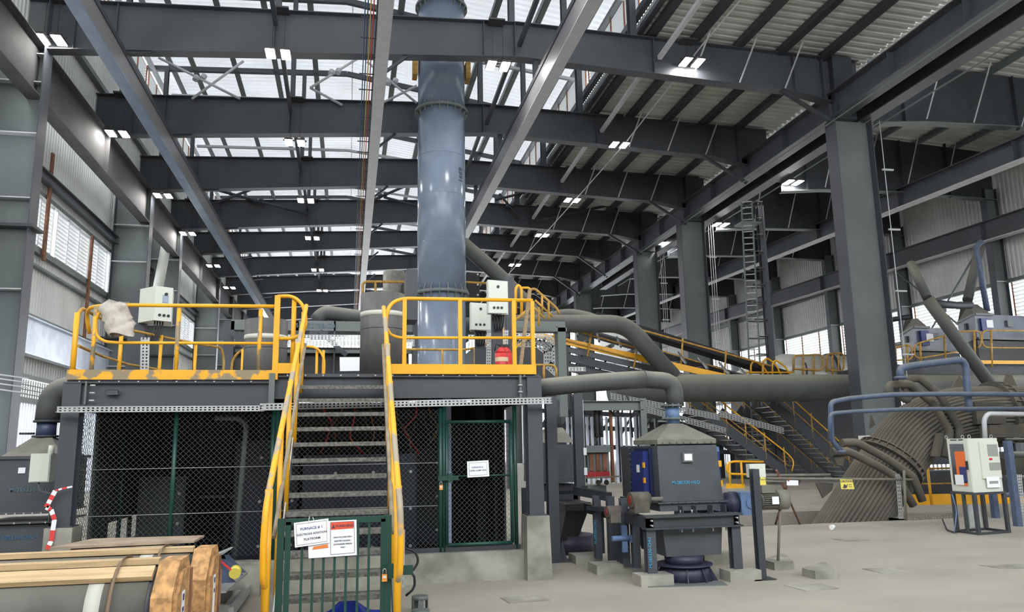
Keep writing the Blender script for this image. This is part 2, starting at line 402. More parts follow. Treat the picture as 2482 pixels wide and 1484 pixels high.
for k, i in enumerate((1, 2, 3, 4, 5, 6, 8)):
    hcol(33.1, 33.8, GY[i], 0, 15, '%s grey column against the right louvred wall, from the camera' % ORD[k], stiff=(9.9,), group='columns on the right wall', fl=.2)
# runway and hung beams
def runway(name, x, y0, y1, z0, z1, bf, label, m=STEEL, st=None, grp=None, mf=None, ze=None):
    t = T(name, label, 'beam', (x, y0, z0), grp); h = z1-z0; ze = ze if ze is not None else z0
    p0 = V((x, y0, z0+h/2)); p1 = V((x, y1, ze+h/2)); b = B(); b.bar(p0, p1, .03, h); b.bar(p0, p1, bf, .04, oz=h/2-.02); b.obj('web', m, t)
    B().bar(p0, p1, bf, .045, oz=-h/2).obj('lower_flange', mf or m, t)
    if st:
        y = st[0]
        while y < y1:
            tt = (y-y0)/(y1-y0); zz = z0+(ze-z0)*tt
            B().box(x-bf*.42, x+bf*.42, y-.01, y+.01, zz+.03, zz+h-.03).obj('stiffener', m, t); y += st[1]
    return t
runway('crane_runway_beam', 19.45, 3, 75, 14.85, 15.9, .7, 'long crane runway beam on the hall side of the middle column row', st=(GY[0]-14.7, 3.675), grp='crane runways')
runway('crane_runway_beam', 20.75, 3, 62, 14.8, 15.9, .6, 'long crane runway beam on the aisle side of the middle column row', m=STEELD, mf=STEEL, grp='crane runways')  # darker web material carries the shade on this beam
MATTE = mat('matte_grey_steel', (.09, .09, .092), .75, noise=.2, scale=1, spec=.3)
runway('crane_runway_beam', -10.45, 12, 100, 13.4, 15.2, .5, 'deep plate crane beam running along the left wall columns', m=MATTE, st=(GY[1]-14.7, 7.35), grp='crane runways')
runway('wall_beam', -11.8, 12, 100, 12.25, 12.6, .35, 'slender beam on the left wall just below the deep crane beam', grp=None)
runway('crane_runway_beam', 28.1, 18, 80, 13.2, 14.2, .55, 'upper of two bright-edged crane beams slanting across the side aisle', ze=15.2, m=STEEL, mf=PALE, st=(GY[0], 7.35), grp='side aisle crane beams')  # pale lower flange stands in for window light glancing off its underside
runway('crane_runway_beam', 33.0-.1, 24, 90, 11.85, 12.9, .5, 'lower crane beam close to the right louvred wall', ze=13.2, m=STEEL, mf=PALE, st=(GY[1], 7.35), grp='side aisle crane beams')  # lower flange pale here too, in place of reflected window light
def monorail(x, label):
    t = T('monorail_beam', label, 'beam', (x, 6, 14.4), 'monorail beams hung under the girders')
    B().box(x-.21, x+.21, 6, 84, 14.4, 14.43).obj('lower_flange', MATS['chimney_paint'] if x < 0 else PALE, t)  # underside tint stands in for floor light reflected on the flange
    B().box(x-.2, x+.2, 6, 84, 14.43, 15.12).obj('web_casing', mat('casing_grey', (.17, .17, .175), .4), t)
    B().box(x-.24, x+.24, 6, 84, 15.12, 15.3).obj('upper_flange', STEELD, t)
    for y in GY[:8]:
        B().box(x-.1, x+.1, y-.1, y+.1, 15.3, zbot(x)).obj('hanger', STEELD, t)
        sx = .9 if x > -5 else .8
        B().bar((x+.15, y-.1, 15.25), (x+1.0, y-.1, zbot(x+1)-.03), .12, .1).obj('hanger_brace', STEELD, t)
monorail(-7.95, 'left monorail beam, its underside tinted for floor light, running away under the roof girders')
monorail(.82, 'middle monorail beam with coloured conductor bars beside it')
monorail(6.72, 'right monorail beam passing above the cream cabinets right of the chimney')
t = T('conductor_rail', 'four thin coloured conductor bars beside the middle monorail beam', 'power rail', (.4, 10, 14.9))
for k, (c, n) in enumerate((((.03, .07, .15), 'blue'), ((.03, .05, .09), 'navy'), ((.5, .33, .05), 'amber'), ((.45, .05, .03), 'red'))):
    o = B().tube([(.22+k*.085, 8, 14.75), (.22+k*.085, 80, 14.75)], .018, 6).obj('conductor_bar', mat('bar_'+n, c, .5), t); o['label'] = n+' conductor bar'
y = 10.0
while y < 70:
    B().bar((.1, y, 14.8), (.65, y, 14.8), .04, .03).obj('bracket', BLK, t); y += 1.25
# longitudinal struts framed into the girder webs
for x, lb in ((-2.95, 'left'), (5.95, 'middle'), (11.6, 'right')):
    for i in range(7):
        y1 = GY[i]-.25; y0 = y1-6.4
        t = B().bar((x+.1, y0, 17.1), (x+.1, y1, 16.75), .16, .16).obj('roof_strut', PALE if x > 11 else STEEL)
        tag(t, '%s long strut in the %s line ending at the %s girder' % ('pale' if x > 11 else 'grey', lb, ORD[i]), 'strut', 'struts between girders')
# purlins
for k, x in enumerate((-10.6, -9.6, -8.5, -6.4, -4.3, -2.2, 2.0, 4.1, 6.2, 8.2, 10.3)):
    z = 22.1+(x+11.6)*.06 if x < 0 else 22.73-x*.158
    tag(B().box(x-.12, x-.08, 0, 104, z-.3, z-.02).box(x-.08, x+.16, 0, 104, z-.32, z-.28).obj('roof_purlin', STEELG), '%s purlin from the left under the bright high roof' % ORD[k], 'purlin', 'purlins of the high roof')
for k, x in enumerate((11.5, 13.3, 15.2, 17.1, 19.0)):
    z = 18.0-(x-11.1)*.0446
    tag(B().box(x-.16, x+.16, 0, 104, z-.28, z-.02).obj('roof_purlin', STEELD), '%s dark purlin from the clerestory under the low right roof' % ORD[k], 'purlin', 'purlins of the low roof')
for k, x in enumerate((22.5, 24.8, 27.1, 29.4, 31.7)):
    z = 17.95-(x-21.6)*.051
    tag(B().box(x-.1, x+.12, 0, 104, z-.26, z-.02).obj('roof_purlin', STEELG), '%s purlin right of the middle columns under the side aisle roof' % ORD[k], 'purlin', 'purlins of the aisle roof')
# crossed tube braces
def brace(p, q, r, s, label, m, rad=.06):
    t = T('cross_brace', label, 'brace', V(p)); p, q, r, s = map(V, (p, q, r, s)); c = (p+q)/2
    B().tube([p, q], rad, 8).obj('brace_tube', m, t); B().tube([r, s], rad, 8).obj('brace_tube', m, t)
    B().cyl(c+V((-.18, -.02, -.1)), c+V((-.12, .04, .1)), .13, 10).cyl(c+V((.12, -.02, -.02)), c+V((.18, .04, .18)), .13, 10).obj('brace_joint', m, t)
Yb = 34.2
brace(P(385, 140, Y=Yb), P(582, 240, Y=Yb), P(590, 148, Y=Yb), P(465, 240, Y=Yb), 'pale crossed tube brace above the second girder near the left', PALE)
brace(P(890, 150, Y=Yb), P(1010, 250, Y=Yb), P(1010, 208, Y=Yb), P(930, 248, Y=Yb), 'pale crossed tube brace left of the chimney above the second girder', PALE)
brace(P(752, 213, Y=Yb), P(870, 140, Y=Yb), P(752, 213, Y=Yb+.1), P(830, 255, Y=Yb), 'pale tube brace between the two middle lamps rows above the second girder', PALE)
Yb = 48.7
brace(P(505, 455, Y=Yb), P(745, 520, Y=Yb), P(640, 448, Y=Yb), P(480, 508, Y=Yb), 'dark crossed brace in front of the fourth girder at left', STEELD, .09)
brace(P(1210, 470, Y=Yb), P(1262, 532, Y=Yb), P(1200, 485, Y=Yb), P(1290, 462, Y=Yb), 'dark crossed brace just right of the chimney', STEELD, .09)
brace(P(1430, 475, Y=Yb), P(1545, 548, Y=Yb), P(1510, 490, Y=Yb), P(1300, 535, Y=Yb), 'dark crossed brace under the low roof right of the lamps', STEELD, .09)
brace(P(870, 500, Y=Yb), P(985, 450, Y=Yb), P(930, 478, Y=Yb), P(1012, 500, Y=Yb), 'dark crossed brace left of the chimney by the fourth girder', STEELD, .09)
brace((33.0, 34.9, 12), (33.0, 41.5, 6), (33.0, 41.5, 12), (33.0, 34.9, 6), 'thin crossed brace in front of the right louvres', STEELG, .05)
# lamps
def lamp(x, y, z, label, zt):
    t = T('twin_floodlight', label, 'lamp', (x, y, z), 'twin floodlights hung from the girders')
    for s in (-1, 1):
        B().box(x+s*.26-.17, x+s*.26+.17, y-.37, y+.37, z+.01, z+.09).obj('lamp_body', LAMPB, t)
        B().box(x+s*.26-.145, x+s*.26+.145, y-.34, y+.34, z-.01, z+.01).obj('lens', LED, t)
    B().box(x-.5, x+.5, y-.03, y+.03, z+.09, z+.14).obj('crossbar', LAMPB, t)
    for s in (-1, 1): B().tube([(x+s*.2, y, z+.12), (x+s*.2, y, zt)], .008, 5).obj('suspension_wire', BLK, t)
    B().box(x-.3, x+.3, y-.04, y+.7, zt-.03, zt+.03).obj('hanger_arm', LAMPB, t)
rows = {'far left': [(122, 97), (285, 325), (395, 475), (455, 567), (517, 645), (556, 698)],
        'left centre': [(674, 132), (715, 347), (741, 487), (757, 578), (770, 655), (781, 705)],
        'right centre': [(1677, 152), (1501, 352), (1387, 486), (1314, 571), (1248, 643)],
        'side aisle': [None, (1922, 443), (1747, 545), (1615, 591)]}
for rn, L in rows.items():
    for i, q in enumerate(L):
        if q is None: continue
        y = GY[i]-.5; p = P(q[0], q[1], Y=y)
        lamp(p.x, y, p.z, '%s lit twin floodlight from the camera in the %s row' % (ORD[i] if i else 'nearest', rn), ztop(min(p.x, 20))-.06 if p.x < 19 else 17.2)
p = P(1207, 161, Y=26.6); lamp(p.x, p.y, p.z, 'lit twin floodlight hanging just right of the chimney under the nearest girder', 17.6)
for y in (12, 19.5):
    for x in (-10, -2.7, 5.3, 13):
        lamp(x, y, 15.8, 'twin floodlight over the hall front at %s' % {-10: 'far left', -2.7: 'left centre', 5.3: 'the middle', 13: 'right centre'}[x]+(' near the camera' if y < 15 else ' before the first girder'), 17)
b = B().tube([(12.95, 14, 16.9), (12.95, 26, 16.75), (12.7, 34, 16.0), (12.3, 41.4, 15.5), (12.2, 60, 15.4), (12, 74, 15.4)], .03, 6)
tag(b.obj('conduit', PALE), 'thin pale conduit running from lamp to lamp under the low right roof', 'conduit')
b = B().tube([(19.0, 10, 14.6), (19.0, 27, 14.55), (19.0, 60, 14.55)], .03, 6)
b.tube([(21.4, 10, 14.7), (21.4, 60, 14.7)], .03, 6)
tag(b.obj('conduit', STEELG), 'pair of grey conduits clipped under the twin crane beams', 'conduit')

# ================================================================ chimney and big pipes
tag(B().box(-3.27, -3.24, 11.3, 12.1, 0, 2.5).box(-3.27, -3.24, 12.1, 14.7, 0, .42).box(-3.27, -3.24, 13.2, 13.35, .42, .75).box(-3.27, -3.24, 12.1, 14.7, .75, 2.5).box(-3.27, -3.24, 14.7, 15.1, 0, 2.5).box(-3.27, -3.24, 15.1, 15.45, 0, 1.1).box(-3.27, -3.24, 15.1, 15.45, 2.25, 2.5).box(-3.27, -3.24, 15.45, 15.6, 0, 2.5).obj('enclosure_shade_panel', BLK), 'dark panel added to shade the left rear of the enclosure', 'panel')  # added dark panel that shades the enclosure; its openings let light patches through
tag(B().box(-3.2, 2.4, 10.75, 15.55, 0, .02).obj('enclosure_floor_shade', BLK), 'black sheet added to darken the floor inside the enclosure', 'mat')  # added black sheet, darkens the floor where the enclosure is in shade
tag(B().box(2.36, 2.39, 12.2, 15.6, 0, 2.5).obj('enclosure_shade_panel', BLK), 'dark panel added to shade the right rear of the enclosure', 'panel')  # added dark panel, keeps side light out of the enclosure
CX, CY, CR = 3.55, 31.0, .985
t = T('chimney', 'tall blue-grey steel chimney rising through the middle of the hall', 'chimney', (CX, CY, 0))
B().cyl((CX, CY, 0), (CX, CY, 7.8), CR*.99, 48).obj('lower_section', CHIM, t)
B().cyl((CX, CY, 7.9), (CX, CY, 15.6), CR, 48).obj('middle_section', CHIM, t)
B().cyl((CX, CY, 15.7), (CX, CY, 20.4), CR*1.0, 48).obj('upper_section', CHIM, t)
B().cyl((CX, CY, 20.5), (CX, CY, 26), CR*1.0, 48).obj('top_section', CHIM, t)
for z in (7.85, 15.65, 20.45):
    b = B().cyl((CX, CY, z-.06), (CX, CY, z+.06), CR+.13, 48)
    for k in range(20):
        a = 2*math.pi*(k+.4)/20; c, s = math.cos(a), math.sin(a)
        p = V((CX+c*(CR), CY+s*CR, z)); q = V((CX+c*(CR+.12), CY+s*(CR+.12), z)); td = V((-s, c, 0))*.02
        for sg in (1, -1): b.prism([p+V((0, 0, .06*sg))-td, q+V((0, 0, .06*sg))-td, p+V((0, 0, .32*sg))-td], td*2)
    b.obj('bolted_flange', STEELG, t)
for z in (13.6, 11.9, 9.9, 4.0): B().cyl((CX, CY, z), (CX, CY, z+.02), CR+.006, 48).obj('weld_seam', CHIM, t)
vd = (V((CX, CY, 0))-V((0, 0, 0))).normalized()
p = P(1112, 420, Y=30.1)
text('1669', (CX+.72*CR, CY-.71*CR, p.z), .32, (0, 0, 1), (-.71, -.71*.97, 0), STEELD, t)
for sx in (-1, 1): B().box(CX+sx*1.12-.1, CX+sx*1.12+.1, CY-.3, CY+.3, 17.2, 18.0).obj('guide_bracket', YELF, t)
def pipe(name, pts, r, m, label, cat='pipe', n=20, fil=.8, flanges=(), grp=None, segs=0):
    t = T(name, label, cat, pts[0], grp); B().tube(pts, r, n, fillet=fil).obj('pipe_run', m, t)
    b = B()
    for p, d in flanges: p = V(p); d = V(d).normalized(); b.cyl(p-d*r*.12, p+d*r*.12, r*1.25, n)
    if flanges: b.obj('flange', m, t)
    return t
Yp = 29.6
pipe('main_duct', [P(1480, 945, Y=Yp), (12, Yp, 3.96), (20, Yp, 3.96), (33.9, Yp, 3.96)], .56, PIPE, 'large dusty horizontal duct running to the right at waist of the picture', n=28)
pipe('branch_duct', [P(985, 785, Y=31.9-.0)+V((0, 1.5, 0)), P(1250, 783, Y=31.9), P(1395, 785, Y=Yp), P(1517, 785, Y=Yp), P(1632, 915, Y=Yp)], .36, PIPE, 'dark duct leaving behind the chimney and bending down into the large duct', fil=.7)
pipe('branch_duct', [P(1120, 590, Y=33), P(1215, 672, Y=33), P(1300, 765, Y=32.5), P(1318, 782, Y=32)], .33, PIPE, 'dark sloping duct coming out from behind the right side of the chimney')
pipe('branch_duct', [P(1300, 790, Y=31.4), P(1370, 762, Y=31), P(1430, 775, Y=30.4), P(1450, 785, Y=30)], .3, PIPE, 'short humped duct joining the dark duct right of the cream cabinets')
pipe('branch_duct', [P(765, 779, Y=20.2), P(785, 757, Y=20.2), P(880, 770, Y=20.2), P(1005, 783, Y=20.2)], .18, PIPE, 'thinner dark pipe bending up behind the middle electrode on the left', fil=.2)

# ================================================================ furnace platform
PF = 10.35
ZL, ZR = 2.575, 2.655
t = T('furnace_platform', 'dark steel platform on posts over the fenced enclosure', 'platform', (0, PF+1, 0))
B().box(-3.34, -.97, PF-.02, 15.6, ZL-.03, ZL).obj('deck_plate', STEEL, t); B().box(-.97, 2.52, PF, 15.6, ZR-.03, ZR).obj('deck_plate', STEEL, t)
B().ib((-3.34, PF, ZL-.175), (-.95, PF, ZL-.175), .29, .12, .015, .012).obj('edge_beam', STEEL, t)
B().ib((.45, PF, ZR-.175), (2.5, PF, ZR-.175), .29, .12, .015, .012).obj('edge_beam', STEEL, t)
B().ib((-.95, PF+.04, ZR-.175), (.45, PF+.04, ZR-.175), .29, .12, .015, .012).obj('edge_beam', STEEL, t)
B().ib((-3.3, PF, ZL-.2), (-3.3, 15.5, ZL-.2), .3, .12, .015, .012).obj('side_beam', STEEL, t)
B().ib((2.48, PF, ZR-.2), (2.48, 15.5, ZR-.2), .3, .12, .015, .012).obj('side_beam', STEEL, t)
B().box(-1.0, -.93, PF-.08, PF+.02, ZL-.3, ZR).obj('splice_plate', STEELG, t)
B().box(-3.12, -3.1, PF-.08, PF+.04, ZL-.3, ZL-.02).obj('splice_plate', STEELG, t)
B().box(2.22, 2.25, PF-.08, PF+.04, ZR-.32, ZR-.02).obj('splice_plate', STEELG, t)
b = B()
for x in (-3.06, 2.2):
    for z in (2.54, 2.45, 2.36): B().cyl((x, PF-.09, z-.04), (x+.06, PF-.09, z-.04), .012, 6).obj('bolt', GALV, t)
for k in range(26):
    x = -3.2+k*.22; B().cyl((x, PF-.03, (ZL if x < -1 else ZR)-.04), (x, PF-.03, (ZL if x < -1 else ZR)-.015), .012, 6).obj('bolt', GALV, t)
B().ib((-3.27, PF+.05, .85), (-3.27, PF+.05, ZL-.03), .2, .2, .015, .015, (0, 1, 0)).obj('post', STEEL, t)
B().ib((2.43, PF+.05, .8), (2.43, PF+.05, ZR-.03), .2, .2, .015, .015, (0, 1, 0)).obj('post', STEEL, t)
B().ib((-3.27, 15.3, 0), (-3.27, 15.3, ZL-.03), .2, .2, .015, .015, (0, 1, 0)).obj('post', STEEL, t)
B().ib((2.43, 15.3, 0), (2.43, 15.3, ZR-.03), .2, .2, .015, .015, (0, 1, 0)).obj('post', STEEL, t)
B().box(2.3, 2.56, PF-.08, PF+.18, .8, .815).box(-3.4, -3.14, PF-.08, PF+.18, .85, .865).obj('base_plate', STEEL, t)
B().tube([(-2.86+.035*math.cos(a), PF-.075, 2.42+.03*math.sin(a)) for a in [math.pi/2+k*math.pi/8 for k in range(9)]]+[(-2.76+.035*math.cos(a), PF-.075, 2.42+.03*math.sin(a)) for a in [-math.pi/2+k*math.pi/8 for k in range(9)]]+[(-2.86, PF-.075, 2.45)], .006, 6).box(-2.87, -2.75, PF-.074, PF, 2.395, 2.445).obj('lifting_slot', STEEL, t)
tag(B().hexa([(2.27, PF-.12, 0), (2.6, PF-.12, 0), (2.6, PF+.25, 0), (2.27, PF+.25, 0)], [(2.28, PF-.11, .8), (2.58, PF-.11, .8), (2.58, PF+.24, .8), (2.28, PF+.24, .8)]).obj('concrete_pedestal', CONC), 'stained concrete pedestal under the right post of the platform', 'pedestal')
tag(B().box(-3.42, -3.12, PF-.12, PF+.25, 0, .85).obj('concrete_pedestal', CONC), 'concrete pedestal under the left post of the platform', 'pedestal')
b = B().box(-1.15, 2.27, PF+.06, PF+.26, 0, .36); b.box(-3.12, -1.15, PF+.12, PF+.3, 0, .36); b.box(-1.3, -1.0, PF-.25, PF+.1, 0, .33)
tag(b.obj('concrete_curb', CONC), 'low concrete curb under the fence', 'curb')

# yellow railings
def rail_panel(t, pts, zt, z0, posts, r=.024, mid=.5, toe=True, m=YEL, pr=None, mm=None):
    """pts: plan points of the run"""
    B().tube([V((x, y, zt)) for x, y in pts], r, 10, fillet=.12).obj('top_rail', mm or m, t)
    B().tube([V((x, y, z0+(zt-z0)*mid)) for x, y in pts], r*.8, 10).obj('mid_rail', m, t)
    for x, y in posts: B().bar((x, y, z0), (x, y, zt), .045 if not pr else pr, .045 if not pr else pr, (0, 1, 0)).obj('post', m, t) if not pr else B().tube([(x, y, z0), (x, y, zt)], pr, 8).obj('post', m, t)
    if toe:
        for a, c in zip(pts[:-1], pts[1:]): B().bar((a[0], a[1], z0+.06), (c[0], c[1], z0+.06), .006, .12).obj('toe_board', toe if toe is not True else m, t)
yf = PF-.02
t = T('guard_railing', 'yellow railing with dust-stained toe board on the left half of the platform', 'railing', (-2.2, yf, ZL))
top = [(-3.27, yf+.45, 3.2), (-3.31, yf+.4, 3.44), (-3.22, yf+.2, 3.5), (-2.95, yf, 3.5), (-.95, yf, 3.52)]
B().tube(top, .024, 10, fillet=.12).obj('top_rail', YEL, t)
B().tube([(-2.97, yf, 3.46), (-3.05, yf, 3.4), (-3.08, yf, 3.28), (-3.05, yf, 3.1), (-2.95, yf, 3.04), (-2.8, yf, 3.03), (-.93, yf, 3.04)], .019, 10, fillet=.06).obj('mid_rail', YEL, t)
for x in (-3.08, -2.12, -1.14): B().tube([(x, yf, ZL), (x, yf, 3.48)], .026, 10).obj('post', YELD, t)
B().tube([(-3.3, yf+.03, ZL), (-3.3, yf+.03, 3.4)], .032, 10).obj('post', YEL, t)
B().box(-3.34, -.93, yf-.035, yf-.028, ZL-.0, ZL+.12).obj('toe_board', YELD, t)
t = T('guard_railing', 'yellow side railing running back from the left corner of the platform', 'railing', (-3.3, 12, ZL))
pts = [(-3.33, 10.6), (-3.36, 11.7), (-3.3, 12.7), (-3.02, 13.55), (-2.6, 14.6), (-2.35, 15.2)]
B().tube([V((-3.32, 10.45, 3.1)), V((-3.34, 10.5, 3.38))]+[V((x, y, 3.5+.02*k)) for k, (x, y) in enumerate(pts)]+[V((-2.3, 15.25, 3.4)), V((-2.3, 15.25, 3.1)), V((-2.4, 15.1, 3.0))], .022, 10, fillet=.15).obj('top_rail', YELF, t)
B().tube([V((x, y, 3.02)) for x, y in pts], .018, 10).obj('mid_rail', YELF, t)
for x, y in ((-3.3, 12.3), (-3.02, 13.5), (-2.66, 14.45)): B().tube([(x, y, ZL), (x, y, 3.58)], .028, 10).obj('post', YEL, t)
t = T('guard_railing', 'yellow return railing at the left of the stair head', 'railing', (-.9, PF, ZR))
B().box(-.97, -.9, PF-.06, PF+.0, ZL, 3.66).obj('post', YEL, t); B().tube([(-.73, PF, ZR), (-.73, PF, 3.62)], .03, 10).obj('post', YEL, t)
B().tube([(-.94, PF-.03, 3.65), (-.75, PF-.03, 3.66), (-.62, PF-.05, 3.55), (-.575, PF-.12, 3.38), (-.57, PF-.16, 3.25), (-.62, PF-.1, 3.14), (-.74, PF-.05, 3.1), (-.94, PF-.03, 3.1)], .024, 10, fillet=.1).obj('top_rail', YEL, t)
B().box(-.97, -.62, PF-.05, PF-.044, ZR, ZR+.13).obj('toe_board', YEL, t)
t = T('guard_railing', 'bright yellow railing on the right half of the platform in front of the chimney', 'railing', (1.4, yf, ZR))
B().tube([(.44, yf-.1, 3.2), (.45, yf-.07, 3.45), (.52, yf-.02, 3.6), (.68, yf, 3.66), (2.44, yf, 3.67)], .026, 10, fillet=.12).obj('top_rail', YEL, t)
B().tube([(.46, yf-.05, 3.25), (.5, yf-.02, 3.17), (.62, yf, 3.13), (2.44, yf, 3.15)], .02, 10, fillet=.08).obj('mid_rail', YEL, t)
for x in (.69, 1.43, 2.17, 2.43): B().bar((x, yf, ZR), (x, yf, 3.66), .052, .052, (0, 1, 0)).obj('post', YEL, t)
B().box(.5, 2.46, yf-.04, yf-.033, ZR-.005, ZR+.125).obj('toe_board', YEL, t)
t = T('guard_railing', 'thin yellow railing at the back of the platform in front of the chimney foot', 'railing', (1.5, 15, ZR))
rail_panel(t, [(.2, 15.2), (2.2, 15.2), (2.5, 14.6)], 3.6, ZR, [(.5, 15.2), (1.75, 15.2), (2.35, 14.9)], m=YELF, toe=False, pr=.022)
t = T('guard_railing', 'yellow looped railing behind the left electrode on the platform', 'railing', (-1, 15, ZL))
B().tube([(-1.5, 14.8, 3.6), (-1.95, 15.1, 3.58), (-2.15, 15.2, 3.4), (-2.15, 15.2, 3.05), (-1.95, 15.1, 2.85), (-1.6, 15, 2.83)], .024, 10, fillet=.2).obj('top_rail', YELF, t)
B().tube([(-.9, 15, 3.62), (-.62, 15, 3.6), (-.48, 15, 3.4), (-.48, 15, 3.05), (-.62, 15, 2.85), (-1, 15, 2.83)], .024, 10, fillet=.2).obj('top_rail', YEL, t)
for x in (-.62, -.5, -1.95): B().tube([(x, 15.05, ZL), (x, 15.05, 3.55)], .025, 8).obj('post', YEL, t)

# stair to the platform
SX0, SX1 = -.61, .41
t = T('access_stair', 'steep steel stair with ribbed treads climbing from the floor to the platform', 'stair', (-.1, 8.8, 0))
def sy(k): return PF-.06-.19*k
def sz(k): return ZR-.1765*k
for k in range(1, 15):
    b = B().box(SX0, SX1, sy(k)-.1, sy(k)+.12, sz(k)-.012, sz(k)); b.box(SX0, SX1, sy(k)-.106, sy(k)-.1, sz(k)-.045, sz(k)+.001)
    b.obj('tread', mat('dusty_tread', (.2, .19, .165), .75, noise=.5, scale=30), t)
for x in (SX0-.02, SX1+.02):
    B().bar((x, sy(0)+.1, sz(0)-.09), (x, sy(14.6), sz(14.6)-.03), .012, .2).obj('stringer', GALV if x < 0 else STEELG, t)
def stair_rail(x0, x1, s, label):
    t = T('stair_handrail', label, 'handrail', (x0, 7.2, 0), 'yellow handrails of the front stair')
    A = V((x0+.03*s, PF-.12, 3.52)); Bm = V((x1, 7.1, 1.36))
    B().tube([A, V((x0+.02*s, PF-.3, 3.36)), Bm, V((x1-.012*s, 7.0, 1.2)), V((x1-.02*s, 6.97, .9)), V((x1-.015*s, 7.02, .62)), V((x1, 7.12, .55))], .028, 12, fillet=.15).obj('top_rail', mat('half_dusty_yellow', (.86, .42, .012), .4, col2=(.38, .32, .23), scale=2.2, thr=(.46, .5)), t)
    B().tube([A+V((.0, .0, -.5)), Bm+V((.03*s, .25, -.42))], .02, 10).obj('mid_rail', DUSTR, t)
    for k in (.8, 4.6, 8.6, 12.4, 16.6):
        tt = (PF-.3-sy(k))/(PF-.3-7.1); xx = x0+(x1-x0)*min(tt, 1)
        zt = 3.36+(1.36-3.36)*tt
        if sy(k) > 7.05: B().tube([(xx, sy(k), sz(k)-.12), (xx, sy(k), zt)], .024, 8).obj('post', YEL, t)
    B().tube([(x1, 7.1, 0), (x1, 7.1, 1.36)], .034, 10).obj('post', YEL, t)
stair_rail(-.60, -.655, 1, 'left yellow handrail of the front stair, worn along its top')
stair_rail(.44, .43, -1, 'right yellow handrail of the front stair, worn along its top')

# green gate at the stair foot
GYY = 7.3
t = T('stair_gate', 'dark green barred gate closing the foot of the stair', 'gate', (-.1, GYY, 0))
gx0, gx1 = P(695, 1400, Y=GYY).x, P(928, 1400, Y=GYY).x
zt = P(800, 1262, Y=GYY).z
b = B()
for x in (gx0, gx1): b.bar((x, GYY, .08), (x, GYY, zt), .045, .045, (0, 1, 0))
b.bar((gx0-.02, GYY, zt), (gx1+.02, GYY, zt), .045, .05); b.bar((gx0, GYY, .1), (gx1, GYY, .1), .045, .045)
b.obj('gate_frame', GREEN, t)
for x in (730, 757, 783, 810, 838, 866, 893):
    xx = P(x, 1400, Y=GYY).x; B().bar((xx, GYY, .1), (xx, GYY, zt), .022, .022, (0, 1, 0)).obj('bar', GREEN, t)
for x in (P(677, 1400, Y=GYY).x, P(940, 1400, Y=GYY).x): B().bar((x, GYY, 0), (x, GYY, zt+.03), .055, .055, (0, 1, 0)).obj('gate_post', GREEN, t)
z = P(950, 1382, Y=GYY).z
B().box(gx1-.01, gx1+.26, GYY-.06, GYY-.03, z-.04, z+.04).box(gx1+.04, gx1+.12, GYY-.08, GYY-.03, z-.06, z+.06).obj('latch', GREEN, t)
def padlock(x, y, z, label, s=1):
    t = T('padlock', label, 'padlock', (x, y, z), 'orange safety padlocks')
    B().box(x-.022*s, x+.022*s, y-.012, y+.012, z-.04*s, z+.02*s).obj('lock_body', mat('lock_orange', (.85, .33, .06), .4), t)
    B().box(x-.016*s, x+.016*s, y-.0135, y-.012, z-.012*s, z+.008*s).obj('tag', WHITEP, t)
    B().tube([(x-.014*s, y, z+.02*s), (x-.014*s, y, z+.055*s), (x, y, z+.068*s), (x+.014*s, y, z+.055*s), (x+.014*s, y, z+.02*s)], .004*s, 6, fillet=.01).obj('shackle', GALV, t)
p = P(932, 1398, Y=GYY-.08); padlock(p.x, p.y, p.z, 'orange padlock hanging on the latch of the green stair gate')
p = P(1069, 1180, Y=PF-.02); padlock(p.x, p.y, p.z, 'orange padlock hanging on the mesh cage door')
def sheet(name, q, Y, m, label, cat, th=.002, grp=None):
    pts = [P(x, y, Y=Y) for x, y in q]
    t = T(name, label, cat, pts[3], grp); B().prism(pts, (0, th, 0)).obj('sheet', m, t)
    return t, pts
def lines(t, pts, L, m, yoff=-.0015):
    """L: (text, u, v, size rel height, material) on the quad pts (tl,tr,br,bl)"""
    tl, tr, br, bl = pts; ex = (tr-tl); ey = (bl-tl)
    for s, u, v, sz, mm in L:
        p = tl+ex*u+ey*v; p.y += yoff
        text(s, p, ey.length*sz, ex, -ey, mm or m, t, ext=.0004)
def outline(t, pts, ins, wd, m, yoff=-.0012):
    tl, tr, br, bl = pts; c = [tl+(tr-tl)*ins+(bl-tl)*ins*1.2, tr+(tl-tr)*ins+(br-tr)*ins*1.2, br+(bl-br)*ins+(tr-br)*ins*1.2, bl+(br-bl)*ins+(tl-bl)*ins*1.2]
    b = B()
    for i in range(4):
        a, d = c[i]+V((0, yoff, 0)), c[(i+1) % 4]+V((0, yoff, 0)); b.bar(a, d, .0006, wd, (0, 0, 1) if i % 2 == 0 else (1, 0, 0))
    b.obj('border', m, t)
t, q = sheet('paper_notice', [(745, 1266), (864, 1260), (865, 1346), (748, 1354)], GYY-.04, PAPER, 'white and red WARNING sheet hung on the green gate, partly behind the other notice', 'notice')
